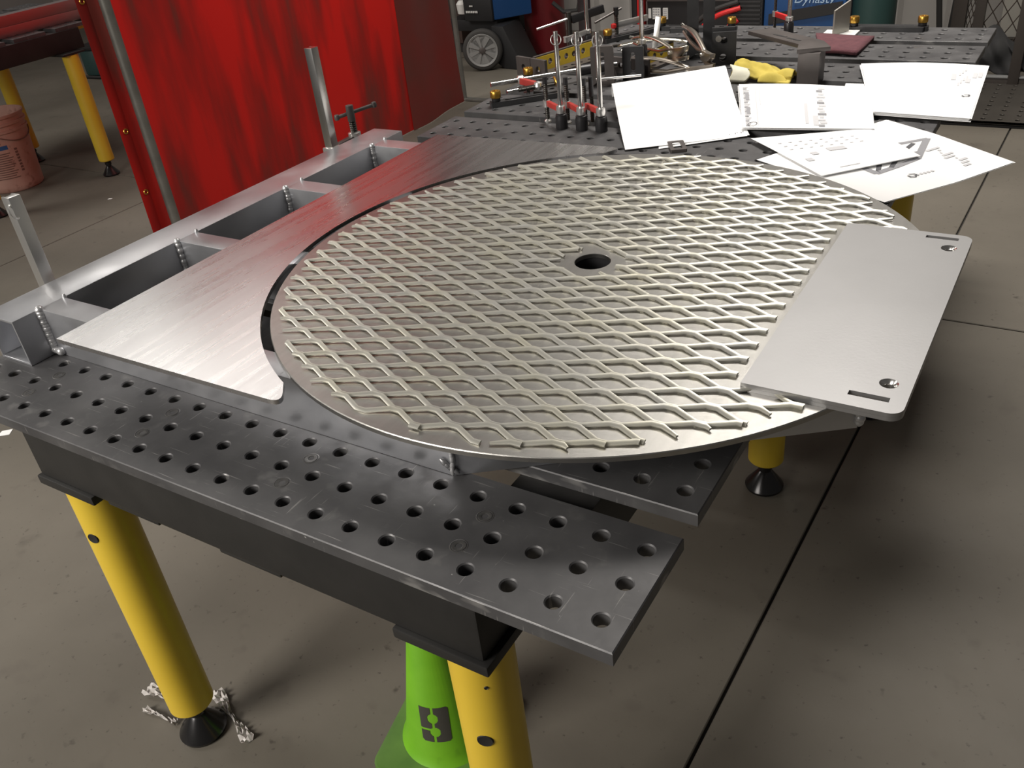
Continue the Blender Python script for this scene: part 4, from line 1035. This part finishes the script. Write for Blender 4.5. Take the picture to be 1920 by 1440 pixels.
for (pts_, lab) in (([(-470, 4600, -100), (-455, 4600, -300), (-425, 4600, -520), (-420, 4600, -690)], 'left of two black cables hanging down the pale back wall'),
                    ([(-370, 4700, -100), (-385, 4700, -400), (-400, 4700, -690)], 'right of two black cables hanging down the pale back wall')):
    o = MB().tube(pts_, 14, 10).build('hanging_cable', rubber, base=pts_[-1]); tag(o, lab, 'cable', 'cables hanging at the back wall')
    
# mesh cage
cg = thing('mesh_cage', 'brown steel cage with diamond mesh panels at the right edge of the view', 'cage', (-100, 4700, -H))
def post(x, y, w_=42): MB().box(x-w_/2, y-w_/2, -H+1, x+w_/2, y+w_/2, 900).build('post', brown_steel, cg, bevel=2)
post(-330, 4480, 60); post(-245, 4500, 46); post(-40, 4340, 46); post(420, 4340, 46)
MB().box(-220, 4330, -H+10, 420, 4365, -H+50).build('rail', brown_steel, cg, bevel=2)
MB().box(-220, 4326, -H+50.5, 420, 4362, -H+58).build('rail', hub_grey, cg, bevel=2)
MB().box(-222, 4485, 640, 420, 4520, 680).build('rail', brown_steel, cg, bevel=2)
mp = MB()
def diamond(o, ex, nx_, nz_, dx_, dz_, r):
    o = Vector(o); ex = Vector(ex); 
    for i in range(-nz_, nx_):
        for sgn in (1, -1):
            pts = []
            for j in range(nz_+1):
                k = i+j*0.5 if sgn > 0 else i+nz_-j*0.5
                if 0 <= k <= nx_: pts.append(o+ex*dx_*k+Vector((0, 0, dz_*j*0.5)))
            if len(pts) > 1: mp.tube([pts[0], pts[-1]], r, 4, False)
diamond((-222, 4502, -H+60), (1, 0, 0), 10, 26, 62, 100, 2.4)
diamond((-300, 4486, -H+60), (1, 0.1, 0), 3, 50, 18, 54, 1.8)
mp.build('diamond_mesh', wire_mat, cg, smooth=0)
wp = MB().box(-210, 5200, -H+40, 900, 5230, 900).build('white_board', wall_light, base=(300, 5215, -H+40), bevel=2); tag(wp, 'pale board standing against the wall behind the mesh cage', 'board')
wpl = MB().box(-200, 5160, -H+0.5, 890, 5270, -H+39.5).build('board_stand', brown_steel, base=(300, 5215, -H)); tag(wpl, 'low brown steel rail under the pale board', 'rail')
# black cloth draped in the cage
def clothf(u, v):
    x = -205+300*u; hh = 160-40*u+30*sin(6*u+1); z = -H+62+hh*(1-(1-v)**1.4)+12*sin(13*u+6*v); y = 4372+90*v*v+16*sin(9*u-7*v)*(1-.4*v)+11*sin(21*u+11*v)
    return (x, y, z)
cl = MB().grid(clothf, 40, 24).build('draped_cloth', cloth_black, base=(-30, 4420, -H+62), smooth=60, solid=3); tag(cl, 'crumpled black cloth heaped on the cage rail', 'cloth')
# perforated platform
pf = MB(); hole_grid(pf, -320, 3740, 16, 9, 66, 10, -H+26, -H+14, 1.0, 12)
pfo = pf.build('perforated_platform', platform_mat, base=(0, 4000, -H), merge=0.05, smooth=30)
tag(pfo, 'low perforated dark steel platform on the floor before the mesh cage', 'platform')
po = MB().box(-320, 3740, -H+0.5, 736, 4334, -H+10).build('tray', black_paint, pfo, base=(0, 4000, -H))
